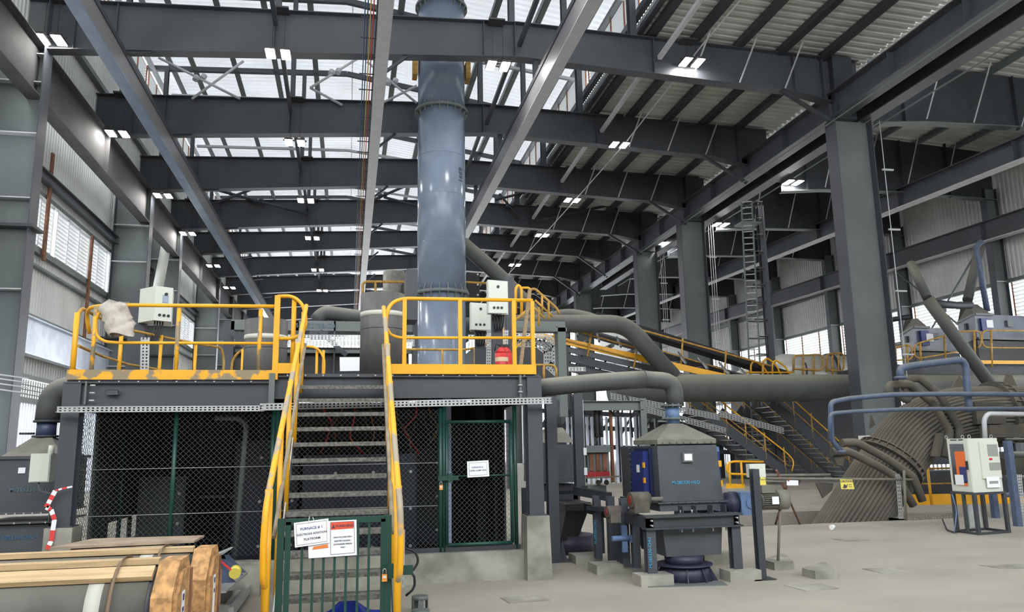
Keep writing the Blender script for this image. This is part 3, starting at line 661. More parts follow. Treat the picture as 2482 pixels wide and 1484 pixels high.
# warning sheet drawn with its own extents
q2 = [P(x, y, Y=GYY-.041) for x, y in ((800, 1265), (859, 1262), (861, 1342), (800, 1347))]
b = B().prism([P(x, y, Y=GYY-.0415) for x, y in ((802, 1267), (857, 1264), (857, 1281), (802, 1285))], (0, .001, 0)); b.obj('red_band', SIGNR, t)
p = P(832, 1275, Y=GYY-.043); text('WARNING', p+V((.012, 0, 0)), .034, (1, 0, .02), (0, 0, 1), INK, t)
B().prism([P(x, y, Y=GYY-.043) for x, y in ((804, 1282), (808, 1271), (812, 1281))], (0, .0008, 0)).obj('warning_triangle', INK, t)
for s, yy in (('HIGH VOLTAGE AREA !', 1302), ('ELECTRIC HAZARD !', 1311), ('AUTHORIZED PERSON', 1319), ('ONLY', 1327)):
    text(s, P(831, yy, Y=GYY-.043), .0155, (1, 0, .03), (0, 0, 1), INK, t)
outline(t, q2, .02, .003, INK)
b = B().prism([P(x, y, Y=GYY-.043) for x, y in ((760, 1326), (794, 1320), (796, 1328), (757, 1333))], (0, .0008, 0)); b.obj('pictogram', mat('sign_orange', (.75, .22, .05), .5), t)
t, q = sheet('paper_notice', [(712, 1268), (796, 1257), (798, 1316), (715, 1328)], GYY-.055, PAPER, 'white paper notice reading electrode addition platform tied to the green gate', 'notice')
outline(t, q, .06, .0025, INK)
lines(t, q, [('FURNACE # 1', .5, .3, .15, mat('ink_blue', (.06, .06, .25), .6)), ('ELECTRODE ADDITION', .5, .52, .115, None), ('PLATFORM', .5, .73, .135, None)], INK, -.002)
B().tube([P(748, 1266, Y=GYY-.06), P(750, 1252, Y=GYY-.03)], .003, 5).tube([P(762, 1264, Y=GYY-.06), P(758, 1254, Y=GYY-.03)], .003, 5).obj('tie', WHITEP, t)
t, q = sheet('paper_notice', [(1132, 1119), (1184, 1116), (1186, 1155), (1133, 1158)], PF-.04, PAPER, 'small white paper notice on the mesh cage door', 'notice')
outline(t, q, .09, .003, INK)
lines(t, q, [('FURNACE # 1', .5, .4, .13, mat('ink_blue', (.06, .06, .25), .6)), ('UPPER CLAMP AREA', .5, .6, .12, None)], INK, -.002)
t, q = sheet('paper_notice', [(823, 866), (882, 866), (882, 899), (824, 900)], 15.3, PAPER, 'blank white sheet hung on a tube behind the middle electrode', 'notice')

# cable trays in front of the platform beam
t = T('cable_tray', 'galvanised slotted cable tray along the right half of the platform edge', 'cable tray', (1, 10.1, 2.26))
b = B(); slotted(b, P(630, 985, Y=10.1)+V((0, 0, -.01)), P(1337, 971, Y=10.1), .085, rows=2, pitch=.05); b.obj('tray_side', GALV, t)
b = B(); b.bar(P(630, 992, Y=10.16), P(1337, 978, Y=10.16), .12, .004); b.obj('tray_base', GALV, t)
t = T('cable_tray', 'galvanised slotted cable tray along the left half of the platform edge', 'cable tray', (-2.5, 10.05, 2.2))
b = B(); slotted(b, P(138, 993, Y=10.1), P(640, 990, Y=10.1), .07, rows=2, pitch=.05); b.obj('tray_side', GALV, t)
b = B(); b.bar(P(138, 1000, Y=10.16), P(640, 997, Y=10.16), .12, .004); b.obj('tray_base', GALV, t)
t = T('cable_tray', 'short slotted cable tray standing upright beside the right foot of the stair', 'cable tray', (.5, 8.2, 0))
b = B(); p0 = P(975, 1285, Y=8.0); p1 = P(973, 1425, Y=8.0); slotted(b, p1, p0, .055, upv=(1, 0, 0), rows=2, pitch=.07); b.bar(p1+V((0, .05, 0)), p0+V((0, .05, 0)), .004, .05, (1, 0, 0)); b.obj('tray_side', GALV, t)
B().tube([p0+V((.03, .02, -.18)), p0+V((.12, .02, -.2)), p0+V((.17, .02, -.3)), p0+V((.1, .02, -.4)), p0+V((.03, .02, -.4))], .012, 8, fillet=.06).tube([p0+V((.03, .02, -.4)), p0+V((.12, .02, -.42)), p0+V((.13, .02, -.55)), p0+V((.04, .02, -.62))], .012, 8, fillet=.06).obj('cable', BLK, t)

# chain-link enclosure
def mesh_panel(b, x0, x1, z0, z1, y, pitch=.066, r=.003):
    h = z1-z0; L = x1-x0; k = -h
    while k < L:
        for sgn in (1, -1):
            a0, a1 = max(k, 0), min(k+h, L)
            if a1-a0 < .01: continue
            if sgn > 0: p = (x0+a0, y, z0+a0-k); q = (x0+a1, y, z0+a1-k)
            else: p = (x0+a0, y+.004, z1-(a0-k)); q = (x0+a1, y+.004, z1-(a1-k))
            b.bar(p, q, r, r*1.3, (0, 1, 0))
        k += pitch
FY = PF+.2
t = T('chain_link_fence', 'chain-link fence closing the front of the enclosure left of the stair', 'fence', (-2, FY, .36))
b = B(); mesh_panel(b, -3.25, -2.12, .42, 2.2, FY); mesh_panel(b, -2.12, -.95, .42, 2.2, FY); b.obj('mesh', WIRE, t)
for x in (-3.24, -2.12, -.95): B().tube([(x, FY, .36), (x, FY, 2.22)], .03, 10).obj('post', GREEN, t)
for z in (.95, 1.5): B().tube([(-3.25, FY-.02, z), (-.95, FY-.02, z)], .004, 6).obj('tension_wire', GALV, t)
t = T('chain_link_fence', 'chain-link fence behind and right of the stair up to the cage door', 'fence', (0, FY, .36))
b = B(); mesh_panel(b, -.95, 1.18, .42, 2.2, FY); b.obj('mesh', WIRE, t)
for x in (-.9, 1.19): B().tube([(x, FY, .36), (x, FY, 2.22)], .03, 10).obj('post', GREEN, t)
B().bar((-.95, FY, .39), (2.25, FY, .39), .05, .06).obj('sill_rail', STEELD, t)
for z in (.95, 1.5): B().tube([(-.95, FY-.02, z), (1.15, FY-.02, z)], .004, 6).obj('tension_wire', GALV, t)
t = T('cage_door', 'chain-link door in a green tube frame at the right of the enclosure', 'door', (1.7, FY, .4))
dx0, dx1, dz0, dz1 = 1.27, 2.14, .45, 2.03
b = B(); mesh_panel(b, dx0, dx1, dz0, dz1, FY-.03); b.obj('mesh', WIRE, t)
b = B()
for x in (dx0, dx1): b.tube([(x, FY-.03, dz0), (x, FY-.03, dz1)], .024, 10)
for z in (dz0, dz1, 1.32): b.tube([(dx0, FY-.03, z), (dx1, FY-.03, z)], .024 if z != 1.32 else .012, 10)
b.obj('door_frame', GREEN, t)
for x in (1.24, 2.2): B().tube([(x, FY, .36), (x, FY, 2.25)], .028, 10).obj('door_post', GREEN, t)
B().box(1.15, 1.42, FY-.09, FY-.06, 1.27, 1.33).box(1.28, 1.34, FY-.1, FY-.06, 1.24, 1.36).obj('latch', GREEN, t)
t = T('chain_link_fence', 'chain-link return fence along the left side of the enclosure', 'fence', (-3.2, 12, 0))
b = B()
k = -1.8
while k < 5:
    for sg in (1, -1):
        a0, a1 = max(k, 0), min(k+1.8, 5)
        if a1-a0 > .02: b.bar((-3.22, FY+a0, .4+(a0-k) if sg > 0 else 2.2-(a0-k)), (-3.22, FY+a1, .4+(a1-k) if sg > 0 else 2.2-(a1-k)), .003, .004, (1, 0, 0))
    k += .08
b.obj('mesh', WIRE, t)
for y in (FY+2, FY+4.9): B().tube([(-3.22, y, .0), (-3.22, y, 2.2)], .03, 8).obj('post', GREEN, t)
# equipment inside the enclosure
def cub(name, x0, x1, y0, y1, z0, z1, m, label, knobs=3, grp=None, cat='cubicle'):
    t = T(name, label, cat, ((x0+x1)/2, y0, z0), grp); B().box(x0, x1, y0, y1, z0, z1).obj('housing', m, t)
    n = max(1, round((x1-x0)/.5))
    for i in range(n):
        a = x0+(x1-x0)*i/n; c = x0+(x1-x0)*(i+1)/n
        d = B().box(a+.015, c-.015, y0-.02, y0, z0+.05, z1-.05).obj('panel', m, t)
        bb = B()
        for k in range(knobs): bb.cyl((c-.08, y0-.035, z0+.25+(z1-z0-.5)*k/max(1, knobs-1)), (c-.08, y0-.02, z0+.25+(z1-z0-.5)*k/max(1, knobs-1)), .022, 10)
        bb.obj('knob', GALV, d)
    return t
cub('electrical_cubicle', -.62, .95, 11.5, 12.2, .1, 1.62, NAVYD, 'low dark navy cubicle standing behind the stair inside the enclosure')
cub('electrical_cubicle', -1.62, -.72, 12.2, 13, .1, 1.85, NAVYD, 'tall dark navy cubicle inside the enclosure left of the stair')
cub('electrical_cubicle', .9, 1.55, 13.6, 14.2, .1, 1.7, NAVYD, 'narrow dark navy cubicle deep behind the cage door')
cub('electrical_cubicle', -3.0, -2.35, 12.6, 13.3, 0, 1.35, STEELD, 'low dark grey cabinet in the left corner of the enclosure')
t = T('equipment_rack', 'dark steel rack with hanging mesh screens deep in the left of the enclosure', 'rack', (-2.4, 14.5, 0))
for x in (-3.05, -2.5, -2.0, -1.5): B().box(x-.04, x+.04, 14.4, 14.5, 0, 2.4).obj('upright', STEELD, t)
B().box(-3.0, -2.55, 14.42, 14.44, 1.0, 2.2).box(-2.45, -2.05, 14.42, 14.44, 1.0, 2.2).obj('screen', STEELD, t)
for z in (.25, .5, .72, .95): B().box(-3.05, -1.5, 14.4, 14.46, z-.02, z+.02).obj('crossbar', GALV if z > .9 else STEELD, t)
t = T('bent_pipe_frame', 'grey bent tube frame standing inside the fence at left', 'pipe frame', (-1.5, 11.2, 0))
B().tube([(-1.75, 11.1, 2.13), (-1.45, 11.1, 2.13), (-1.35, 11.1, 2.05), (-1.42, 11.1, .3)], .035, 10, fillet=.1).obj('tube', STEELG, t)
t = T('cable_bundle', 'tangle of black and red cables hanging over the navy cubicle', 'cables', (.5, 11.8, 2.3), None)
for k in range(22):
    x = -.5+k*.085+random.uniform(-.03, .03); d = random.uniform(.1, .45)
    B().tube([(x, 11.7, 2.55), (x+random.uniform(-.05, .05), 11.55, 2.3-d*.5), (x+random.uniform(-.2, .2), 11.6, 2.2-d), (x+random.uniform(-.1, .3), 11.75, 1.62)], .012, 6, fillet=.08).obj('cable', [BLK, BLK, RED, BLK, RUST][k % 5], t)
tag(B().box(-3.28, 2.5, 15.6, 15.66, 0, 2.6).obj('enclosure_back_shade', BLK), 'dark panel added to shade the rear of the enclosure under the platform', 'panel')  # added dark panel standing in for the shade at the enclosure's rear
t = T('steel_post', 'pale blue-white painted post just inside the cage door', 'post', (1.42, 12, 0)); B().box(1.4, 1.52, 12, 12.12, 0, 2.5).obj('post_shaft', mat('pale_blue_post', (.4, .47, .62), .5), t)
# blue plastic sheet under the stair
b = B(); n = 14
vs = []
for j in range(8):
    for i in range(n+1):
        u = i/n; x = -.5+u*.85; hgt = (.03+.16*math.exp(-((u-.62)/.22)**2)+.03*random.random())*math.sin(math.pi*(j+.3)/8)
        vs.append((x, 8.2+j*.05+.05*math.sin(i), .02+hgt))
b.add(vs, [(j*(n+1)+i, j*(n+1)+i+1, (j+1)*(n+1)+i+1, (j+1)*(n+1)+i) for j in range(7) for i in range(n)], True)
tag(b.obj('plastic_sheet', TARP), 'crumpled blue plastic sheet lying under the stair', 'plastic sheet')

# electrodes standing on the platform
def electrode(x, y, r, z0, z1, label, band, m=GRAPH):
    t = T('graphite_electrode', label, 'electrode', (x, y, z0), 'graphite electrodes')
    B().cyl((x, y, z0), (x, y, z1), r, 40).obj('electrode_body', m, t)
    if band: B().cyl((x, y, band-.04), (x, y, band+.03), r+.003, 40).obj('white_band', mat('tape_white', (.55, .55, .48), .8), t)
    B().cyl((x, y, z1-1.0*(z1-z0)*.42), (x, y, z1-1.0*(z1-z0)*.42+.012), r+.002, 40).obj('joint_line', STEELD, t)
p0 = P(873, 800, Y=11.4); p1 = P(981, 800, Y=11.4); electrode((p0.x+p1.x)/2, 11.4, (p1.x-p0.x)/2, ZR, P(928, 716, Y=11.4).z, 'thick grey electrode standing on the platform between the stair and the chimney', P(928, 765, Y=11.4).z)
p0 = P(593, 800, Y=12); p1 = P(698, 800, Y=12); electrode((p0.x+p1.x)/2, 12, (p1.x-p0.x)/2, ZL, P(640, 778, Y=12).z, 'thick grey electrode standing on the left half of the platform', P(640, 820, Y=12).z)
p0 = P(928, 700, Y=36.5); p1 = P(982, 700, Y=36.5); electrode((p0.x+p1.x)/2, 36.5, (p1.x-p0.x)/2, 0, P(955, 661, Y=36.5).z, 'light grey electrode column rising behind the thick one left of the chimney', None, mat('pale_graphite', (.3, .29, .26), .5, noise=.3, scale=4))  # paler tone than the electrodes on the platform
# cream cabinets on posts
def cabinet(q, y, dep, side, label, holes=3, screen=False, post=True, ztop_post=None):
    """q: x0,x1,ytop,ybot px of the front"""
    a = P(q[0], q[2], Y=y); c = P(q[1], q[3], Y=y); t = T('control_cabinet', label, 'cabinet', ((a.x+c.x)/2, y, c.z), 'cream control cabinets')
    x0, x1, z1, z0 = a.x, c.x, a.z, c.z
    B().hexa([(x0, y, z0), (x1, y, z0-.02), (x1+side, y+dep, z0+.0), (x0+side, y+dep, z0+.02)], [(x0, y, z1), (x1, y, z1-.02), (x1+side, y+dep, z1), (x0+side, y+dep, z1+.02)]).obj('housing', CABG, t)
    B().box(x0+.015, x1-.015, y-.018, y-.0, z0+.0, z1-.03).obj('door', CABW, t)
    for k in range(holes): B().cyl((x0+.1+k*(x1-x0-.15)/3, y-.03, z0+.09), (x0+.1+k*(x1-x0-.15)/3, y-.018, z0+.09), .022, 10).obj('switch', BLK, t)
    if screen: B().box(x0+(x1-x0)*.35, x0+(x1-x0)*.65, y-.022, y-.018, z0+.3, z0+.43).obj('display', mat('lcd', (.25, .3, .4), .2), t)
    B().cyl((x0+(x1-x0)*.5, y-.03, z1-.12), (x0+(x1-x0)*.5, y-.018, z1-.12), .025, 10).obj('rotary_switch', BLK, t)
    b = B()
    for k in range(4): b.tube([(x0+.1+k*.06, y+.1, z0), (x0+.13+k*.05, y+.1, z0-.1), (x0+.12+k*.05, y+.12, z0-.2), (x0+.16+k*.03, y+.2, z0-.26)], .012, 6, fillet=.06)
    b.obj('cable', BLK, t)
    if post:
        B().box((x0+x1)/2+side-.08, (x0+x1)/2+side+.1, y+dep, y+dep+.1, 0, z1-.05).obj('support_post', STEELD, t)
    return t
# left cabinet: front on the right side, wide left flank
a = P(378, 693, Y=13.2); 
t = T('control_cabinet', 'cream control cabinet with small display at the back left of the platform', 'cabinet', (-3.1, 13.2, 3.7), 'cream control cabinets')
z0, z1 = P(378, 776, Y=13.2).z, a.z; x1 = P(420, 700, Y=13.35).x; x0 = P(340, 700, Y=13.5).x
B().hexa([(a.x, 13.2, z0), (x1, 13.35, z0), (x1-.1, 13.9, z0), (x0, 13.5, z0)], [(a.x, 13.2, z1), (x1, 13.35, z1), (x1-.1, 13.9, z1), (x0, 13.5, z1)]).obj('housing', CABW, t)
fd = (V((x1, 13.35, 0))-V((a.x, 13.2, 0))).normalized(); fn = V((fd.y, -fd.x, 0))
def onf(u, z, s=.0): return V((a.x, 13.2, z))+fd*u*((V((x1, 13.35, 0))-V((a.x, 13.2, 0))).length)+fn*s
b = B(); b.hexa([onf(.42, z0+.3), onf(.75, z0+.3), onf(.75, z0+.42), onf(.42, z0+.42)], [onf(.42, z0+.3, .012), onf(.75, z0+.3, .012), onf(.75, z0+.42, .012), onf(.42, z0+.42, .012)]); b.obj('display', mat('lcd', (.25, .3, .4), .2), t)
for u in (.3, .55, .8): B().cyl(onf(u, z0+.09), onf(u, z0+.09, .02), .022, 10).obj('switch', BLK, t)
B().cyl(onf(.6, z1-.12), onf(.6, z1-.12, .03), .025, 10).obj('rotary_switch', BLK, t)
for k in range(4): B().tube([onf(.2+k*.15, z0, -.1), onf(.2+k*.15, z0-.15, -.1), onf(k*.1, z0-.32, -.1), onf(-.2, z0-.38, -.1)], .014, 6, fillet=.06).obj('cable', BLK, t)
B().box(x0-.16, x0+.1, 13.55, 13.7, ZL, z1+.0).obj('support_post', STEELD, t)
cabinet((1182, 1232, 678, 760), 12.6, .25, .02, 'upper cream control cabinet right of the chimney', holes=3)
cabinet((1140, 1190, 733, 800), 13.6, .25, .02, 'lower cream control cabinet close to the right edge of the chimney', holes=3)
t = T('cable_tray', 'slotted upright cable tray under the left cream cabinet', 'cable tray', (-3, 13, ZL)); b = B(); q0, q1 = P(350, 905, Y=13), P(352, 818, Y=13); slotted(b, q0, q1, .13, upv=(1, 0, 0), rows=2, pitch=.05); b.obj('tray_side', GALV, t)
t = T('cable_tray', 'slotted upright cable tray under the right cream cabinets', 'cable tray', (2, 13, ZL)); b = B(); q0, q1 = P(1184, 895, Y=13.4), P(1186, 800, Y=13.4); slotted(b, q0, q1, .09, upv=(1, 0, 0), rows=2, pitch=.05); q0, q1 = P(1224, 895, Y=13.4), P(1226, 800, Y=13.4); slotted(b, q0, q1, .09, upv=(1, 0, 0), rows=2, pitch=.05); b.obj('tray_side', GALV, t)
# extinguishers
for k, (x, y, lab) in enumerate(((1216, 11.0, 'front red fire extinguisher with a pale label on the platform'), (1226, 11.3, 'rear red fire extinguisher half behind the front one'))):
    p = P(x, 880, Y=y); t = T('fire_extinguisher', lab, 'fire extinguisher', (p.x, y, ZR), 'fire extinguishers')
    B().cyl((p.x, y, ZR), (p.x, y, ZR+.36+.04*k), .095, 20).tube([(p.x, y, ZR+.36+.04*k), (p.x, y, ZR+.42+.04*k), (p.x, y, ZR+.45+.04*k)], .06, 16, rf=lambda th, u: [.095, .06, .03][round(u*2)]).obj('cylinder_body', RED, t)
    B().box(p.x-.02, p.x+.06, y-.02, y+.02, ZR+.45+.04*k, ZR+.49+.04*k).tube([(p.x-.02, y, ZR+.47+.04*k), (p.x-.08, y, ZR+.5+.04*k), (p.x-.1, y, ZR+.4)], .01, 6).obj('valve', BLK, t)
    if k == 0: B().tube([(p.x, y, ZR+.24), (p.x, y, ZR+.3)], .0965, 20, cap=False).obj('label_band', mat('label_cream', (.8, .6, .4), .5), t)
# woven bag over the rail
b = B(); n, mm_ = 16, 14; vs = []
c0 = P(272, 770, Y=PF-.06)
prof = [(.06, .14), (.12, .16), (.155, .16), (.17, .15), (.17, .15), (.165, .15), (.165, .155), (.17, .16), (.18, .165), (.17, .17), (.16, .165), (.15, .16), (.145, .15)]
for j, (l, rr) in enumerate(prof):
    for i in range(n):
        a = 2*math.pi*i/n; k = 1+.12*math.sin(3*a+j*1.7)+random.uniform(-.09, .09)
        vs.append((c0.x+math.cos(a)*l*k+.012*j*.8, c0.y+math.sin(a)*.1*k, c0.z+.2-j*.035+.02*math.sin(a*2+j)))
b.add(vs, [(j*n+i, j*n+(i+1) % n, (j+1)*n+(i+1) % n, (j+1)*n+i) for j in range(len(prof)-1) for i in range(n)]+[tuple(range(n))], True)
tag(b.obj('woven_sack', BAG), 'crumpled whitish woven sack hung over the left yellow railing', 'sack')

# ================================================================ right-hand dust hopper
def pb(b, x0, x1, y0, y1, Y, dep):
    """box whose front face spans the measured extents at distance Y"""
    a = P((x0+x1)/2, y0, Y=Y); c = P((x0+x1)/2, y1, Y=Y); l = P(x0, (y0+y1)/2, Y=Y); r = P(x1, (y0+y1)/2, Y=Y)
    return b.box(l.x, r.x, Y, Y+dep, c.z, a.z)
def hood(b, x0, x1, y0, y1, z0, z1, nx0, nx1, ny0, ny1):
    return b.hexa([(x0, y0, z0), (x1, y0, z0), (x1, y1, z0), (x0, y1, z0)], [(nx0, ny0, z1), (nx1, ny0, z1), (nx1, ny1, z1), (nx0, ny1, z1)])
def bolts(b, x0, x1, y, z, n, r=.012):
    for i in range(n): x = x0+(x1-x0)*(i+.5)/n; b.cyl((x, y-.02, z), (x, y, z), r, 6)
    return b
t = T('dust_hopper', 'grey steel dust hopper with stencilled front and pyramid hood, right of the platform', 'hopper', (4.4, 9.9, 0))
hx0, hx1, hy0, hy1 = 3.99, 4.85, 9.9, 11.35
B().hexa([(hx0, hy0, .95), (hx1+.02, hy0, .95), (hx1+.02, hy1, .95), (hx0, hy1, .95)], [(hx0-.01, hy0, 1.67), (hx1-.03, hy0, 1.67), (hx1-.03, hy1, 1.67), (hx0-.01, hy1, 1.67)]).obj('body', HOP, t)
b = B().box(hx0-.02, hx0-.01, 10.95, 11.0, .95, 1.68)
for k in range(9): b.cyl((hx0-.035, 10.92, 1.0+k*.08), (hx0-.01, 10.92, 1.0+k*.08), .01, 6)
b.obj('side_seam', HOP, t)
b = B().box(hx0-.05, hx1+.06, hy0-.05, hy1, .925, .945); bolts(b, hx0, hx1, hy0-.05, .935, 9); b.obj('bolted_flange', HOP, t)
b = B().box(4.02, 4.86, 9.98, 10.9, 1.69, 1.75); bolts(b, 4.05, 4.84, 9.98, 1.71, 8); b.obj('hood_collar', HOPC, t)
b = hood(B(), 4.02, 4.86, 9.98, 10.9, 1.75, 1.97, 4.33, 4.53, 10.3, 10.5); b.obj('hood', HOPC, t)
b = B()
hood(b, hx0-.02, hx1+.03, hy0-.02, hy1, .83, .925, hx0-.02, hx1+.03, hy0-.02, hy1); b.obj('lower_frame', HOP, t)
B().hexa([(3.92, 9.62, .3), (4.66, 9.62, .3), (4.66, 10.5, .3), (3.92, 10.5, .3)], [(3.87, 9.6, .7), (4.69, 9.6, .7), (4.69, 10.6, .7), (3.87, 10.6, .7)]).obj('discharge_box', HOP, t)
c = (4.2, 9.75)
b = B().cyl((c[0], c[1], .0), (c[0], c[1], .19), .36, 28, .30)
for k in range(10):
    a = 2*math.pi*k/10; p = V((c[0]+.31*math.cos(a), c[1]+.31*math.sin(a), .19)); q = V((c[0]+.42*math.cos(a), c[1]+.42*math.sin(a), 0)); r = V((c[0]+.31*math.cos(a), c[1]+.31*math.sin(a), 0)); b.prism([p, q, r], (-math.sin(a)*.012, math.cos(a)*.012, 0))
b.cyl((c[0], c[1], .18), (c[0], c[1], .2), .36, 28); b.cyl((c[0], c[1], .2), (c[0], c[1], .3), .24, 20); b.obj('outlet_ring', mat('ring_dark', (.03, .03, .06), .5), t)
b = B().box(3.64, 4.86, 9.5, 9.56, .66, .8).box(3.6, 4.9, 9.44, 9.62, .79, .815).box(3.6, 4.9, 9.44, 9.62, .65, .67); b.box(3.64, 3.72, 9.5, 12.2, .66, .8); b.box(4.8, 4.88, 9.5, 11.4, .66, .8)
for x in (4.1, 4.28, 4.5, 4.68): b.box(x-.005, x+.005, 9.45, 9.6, .8, .92)
b.box(4.02, 4.32, 9.46, 9.5, .8, .83).box(4.46, 4.76, 9.46, 9.5, .8, .83); b.obj('support_frame', STEELD, t)
bb = B()
for x in (4.1, 4.25, 4.52, 4.7): bb.cyl((x, 9.52, .83), (x, 9.52, .87), .014, 6).cyl((x, 9.52, .6), (x, 9.52, .65), .012, 6)
bb.cyl((3.68, 9.43, .76), (3.68, 9.5, .76), .012, 6).cyl((3.68, 9.43, .7), (3.68, 9.5, .7), .012, 6).cyl((4.82, 9.43, .76), (4.82, 9.5, .76), .012, 6).cyl((4.82, 9.43, .7), (4.82, 9.5, .7), .012, 6); bb.obj('bolt', GALV, t)
for x, y, zf in ((3.68, 9.55, .12), (4.82, 9.55, .12), (3.68, 10.6, .12), (3.68, 11.6, .12), (4.82, 11.3, .12)):
    B().ib((x, y, zf), (x, y, .66), .12, .12, .012, .01, (0, 1, 0)).obj('leg', STEEL, t)
# hatch on the left flank
h = B().box(hx0-.12, hx0-.02, 10.15, 10.62, 1.05, 1.6).obj('hatch', NAVY, t); h['label'] = 'navy blue inspection hatch'
B().box(hx0-.05, hx0-.01, 10.1, 10.67, 1.01, 1.64).obj('hatch_rim', mat('navy_dark', (.01, .015, .07), .5), h)
b = B()
for z in (1.22, 1.42): b.box(hx0-.13, hx0-.115, 10.1, 10.16, z-.035, z+.035)
o = b.obj('clasp', YEL, h)
B().box(hx0-.125, hx0-.12, 10.3, 10.4, 1.32, 1.42).obj('plate', PAPER, h)
b = B().box(hx1+.0, hx1+.06, 10.0, 10.4, 1.0, 1.58); o = b.obj('side_hatch', NAVY, t)
B().box(hx1+.0, hx1+.065, 9.97, 10.0, 1.12, 1.2).box(hx1+.0, hx1+.065, 9.97, 10.0, 1.38, 1.46).obj('clasp', YEL, t)
a = P(1652, 1100, Y=9.9); o = B().box(a.x, a.x+.145, 9.86, 9.9, a.z-.11, a.z+.01).obj('junction_plate', STEELG, t); B().box(a.x+.02, a.x+.125, 9.853, 9.86, a.z-.09, a.z-.005).obj('name_plate', PAPER, o)
text('M-285330-HLD', P(1663, 1170, Y=9.893), .062, (1, 0, 0), (0, 0, 1), STEN, t, 'stencil')
text('M-285330-CHU-1', P(1674, 1281, Y=9.59), .062, (1, 0, 0), (0, 0, 1), STEN, t, 'stencil')
text('M-285330-CHU', (3.65, 9.475, .38), .055, (0, 0, 1), (-1, 0, 0), STEN, t, 'stencil')
# bearings and coupling
def bearing(x, y, z, r, L, label):
    t2 = T('shaft_bearing', label, 'bearing', (x, y, z-r-.05)); B().cyl((x, y, z), (x+L, y+.02, z), r, 20).box(x+.03, x+L-.03, y-r, y+r, z-r-.06, z).obj('bearing_block', mat('dusty_bearing', (.11, .1, .08), .8, noise=.3, scale=9), t2)
    B().cyl((x-.01, y, z), (x+.005, y, z), r*.6, 16).obj('end_cover', mat('bearing_red', (.22, .03, .02), .6), t2); return t2
bearing(3.55, 9.85, .99, .1, .26, 'large dusty round shaft bearing at the left foot of the dust hopper')
bearing(3.28, 10.0, .84, .075, .2, 'smaller dusty shaft bearing left of the large one by the dust hopper')
B().cyl((3.8, 9.86, .99), (4.0, 9.86, .99), .03, 10).obj('shaft', HOPC, t)
t = T('gear_drive', 'blue gearbox with ribbed grey motor at the right of the dust hopper', 'gear motor', (5.1, 9.9, .8))
g0 = P(1822, 1192, Y=9.9)
B().box(g0.x-.24, g0.x+.02, 9.75, 10.1, g0.z-.29, g0.z).obj('gearbox', BLUEL, t)
B().cyl((g0.x-.1, 9.735, g0.z-.14), (g0.x-.1, 9.75, g0.z-.14), .07, 20).obj('round_cover', BLUEL, t)
B().tube([(g0.x-.46, 9.92, g0.z-.15), (g0.x-.38, 9.92, g0.z-.15), (g0.x-.37, 9.92, g0.z-.15), (g0.x-.24, 9.92, g0.z-.15)], .1, 18, rf=lambda th, u: [.05, .07, .15, .16][round(u*3)]).obj('input_housing', mat('navy_black', (.02, .025, .05), .5), t)
mx = P(1846, 1210, Y=9.9).x+.05
t = T('electric_motor', 'dusty grey finned electric motor lying right of the slim post', 'motor', (mx+.3, 9.9, .8))
m0, m1 = P(1840, 1213, Y=10.2), P(1905, 1213, Y=10.2); cz = m0.z
b = B().cyl((m0.x, 10.2, cz), (m1.x-.16, 10.2, cz), .105, 24)
for k in range(28):
    a = 2*math.pi*k/28; b.bar((m0.x+.02, 10.2+.115*math.cos(a), cz+.115*math.sin(a)), (m1.x-.16, 10.2+.115*math.cos(a), cz+.115*math.sin(a)), .006, .03, (0, math.cos(a), math.sin(a)))
b.obj('finned_body', HOPC, t); B().cyl((m1.x-.16, 10.2, cz), (m1.x, 10.2, cz), .135, 24).obj('fan_cover', HOPC, t)
B().box(m0.x+.12, m0.x+.22, 10.06, 10.07, cz-.05, cz+.05).obj('plate', PAPER, t); B().box(m0.x+.0, m0.x+.2, 10.1, 10.25, cz+.1, cz+.2).obj('terminal_box', HOPC, t)
B().tube([(m0.x, 10.2, cz-.1), (m0.x-.02, 10.2, 0)], .02, 6).tube([(m1.x-.1, 10.2, cz-.12), (m1.x-.2, 10.2, 0)], .02, 6).obj('stand_leg', HOPC, t)
t = T('slim_post', 'slim dark post on a base plate carrying a small white box', 'post', (5.1, 9.45, 0))
q0, q1 = P(1846, 1400, Y=9.45), P(1830, 1137, Y=9.45); B().ib((q0.x, 9.45, 0), (q0.x, 9.45, q1.z), .1, .09, .008, .007, (0, 1, 0)).obj('post_shaft', STEELD, t); B().box(q0.x-.15, q0.x+.15, 9.35, 9.55, 0, .015).obj('base_plate', STEELD, t)
B().box(q0.x-.02, q0.x+.2, 9.52, 9.62, q1.z-.11, q1.z+.06).obj('white_box', CABW, t)
for k, (x, y, sx, sy_, h, ang, lb) in enumerate(((3.68, 9.5, .42, .3, .13, 0, 'under the front left leg of the dust hopper'), (4.84, 9.5, .42, .3, .13, 0, 'under the front right leg of the dust hopper'), (3.5, 10.6, .5, .4, .12, 0, 'second from the front under the left side of the dust hopper frame'), (3.45, 11.6, .4, .4, .12, 0, 'third from the front under the left side of the hopper frame'), (5.2, 10.9, .5, .3, .16, 0, 'behind the dust hopper on the right'))):
    tag(B().box(x-sx/2, x+sx/2, y-sy_/2, y+sy_/2, 0, h).obj('concrete_pad', CONC), 'concrete pad '+lb, 'concrete pad', 'concrete pads')
for q, lb in ((((1850, 1375), (1878, 1383), (1925, 1380), (1900, 1357)), 'loose concrete block nearer the slim post'), (((1945, 1397), (1977, 1405), (2030, 1404), (2000, 1380)), 'loose concrete block alone on the open floor')):
    pp = [P(x, y, Z=0) for x, y in q]; tag(B().prism(pp, (0, 0, .1)).obj('concrete_block', CONC), lb, 'concrete block', 'loose concrete blocks')
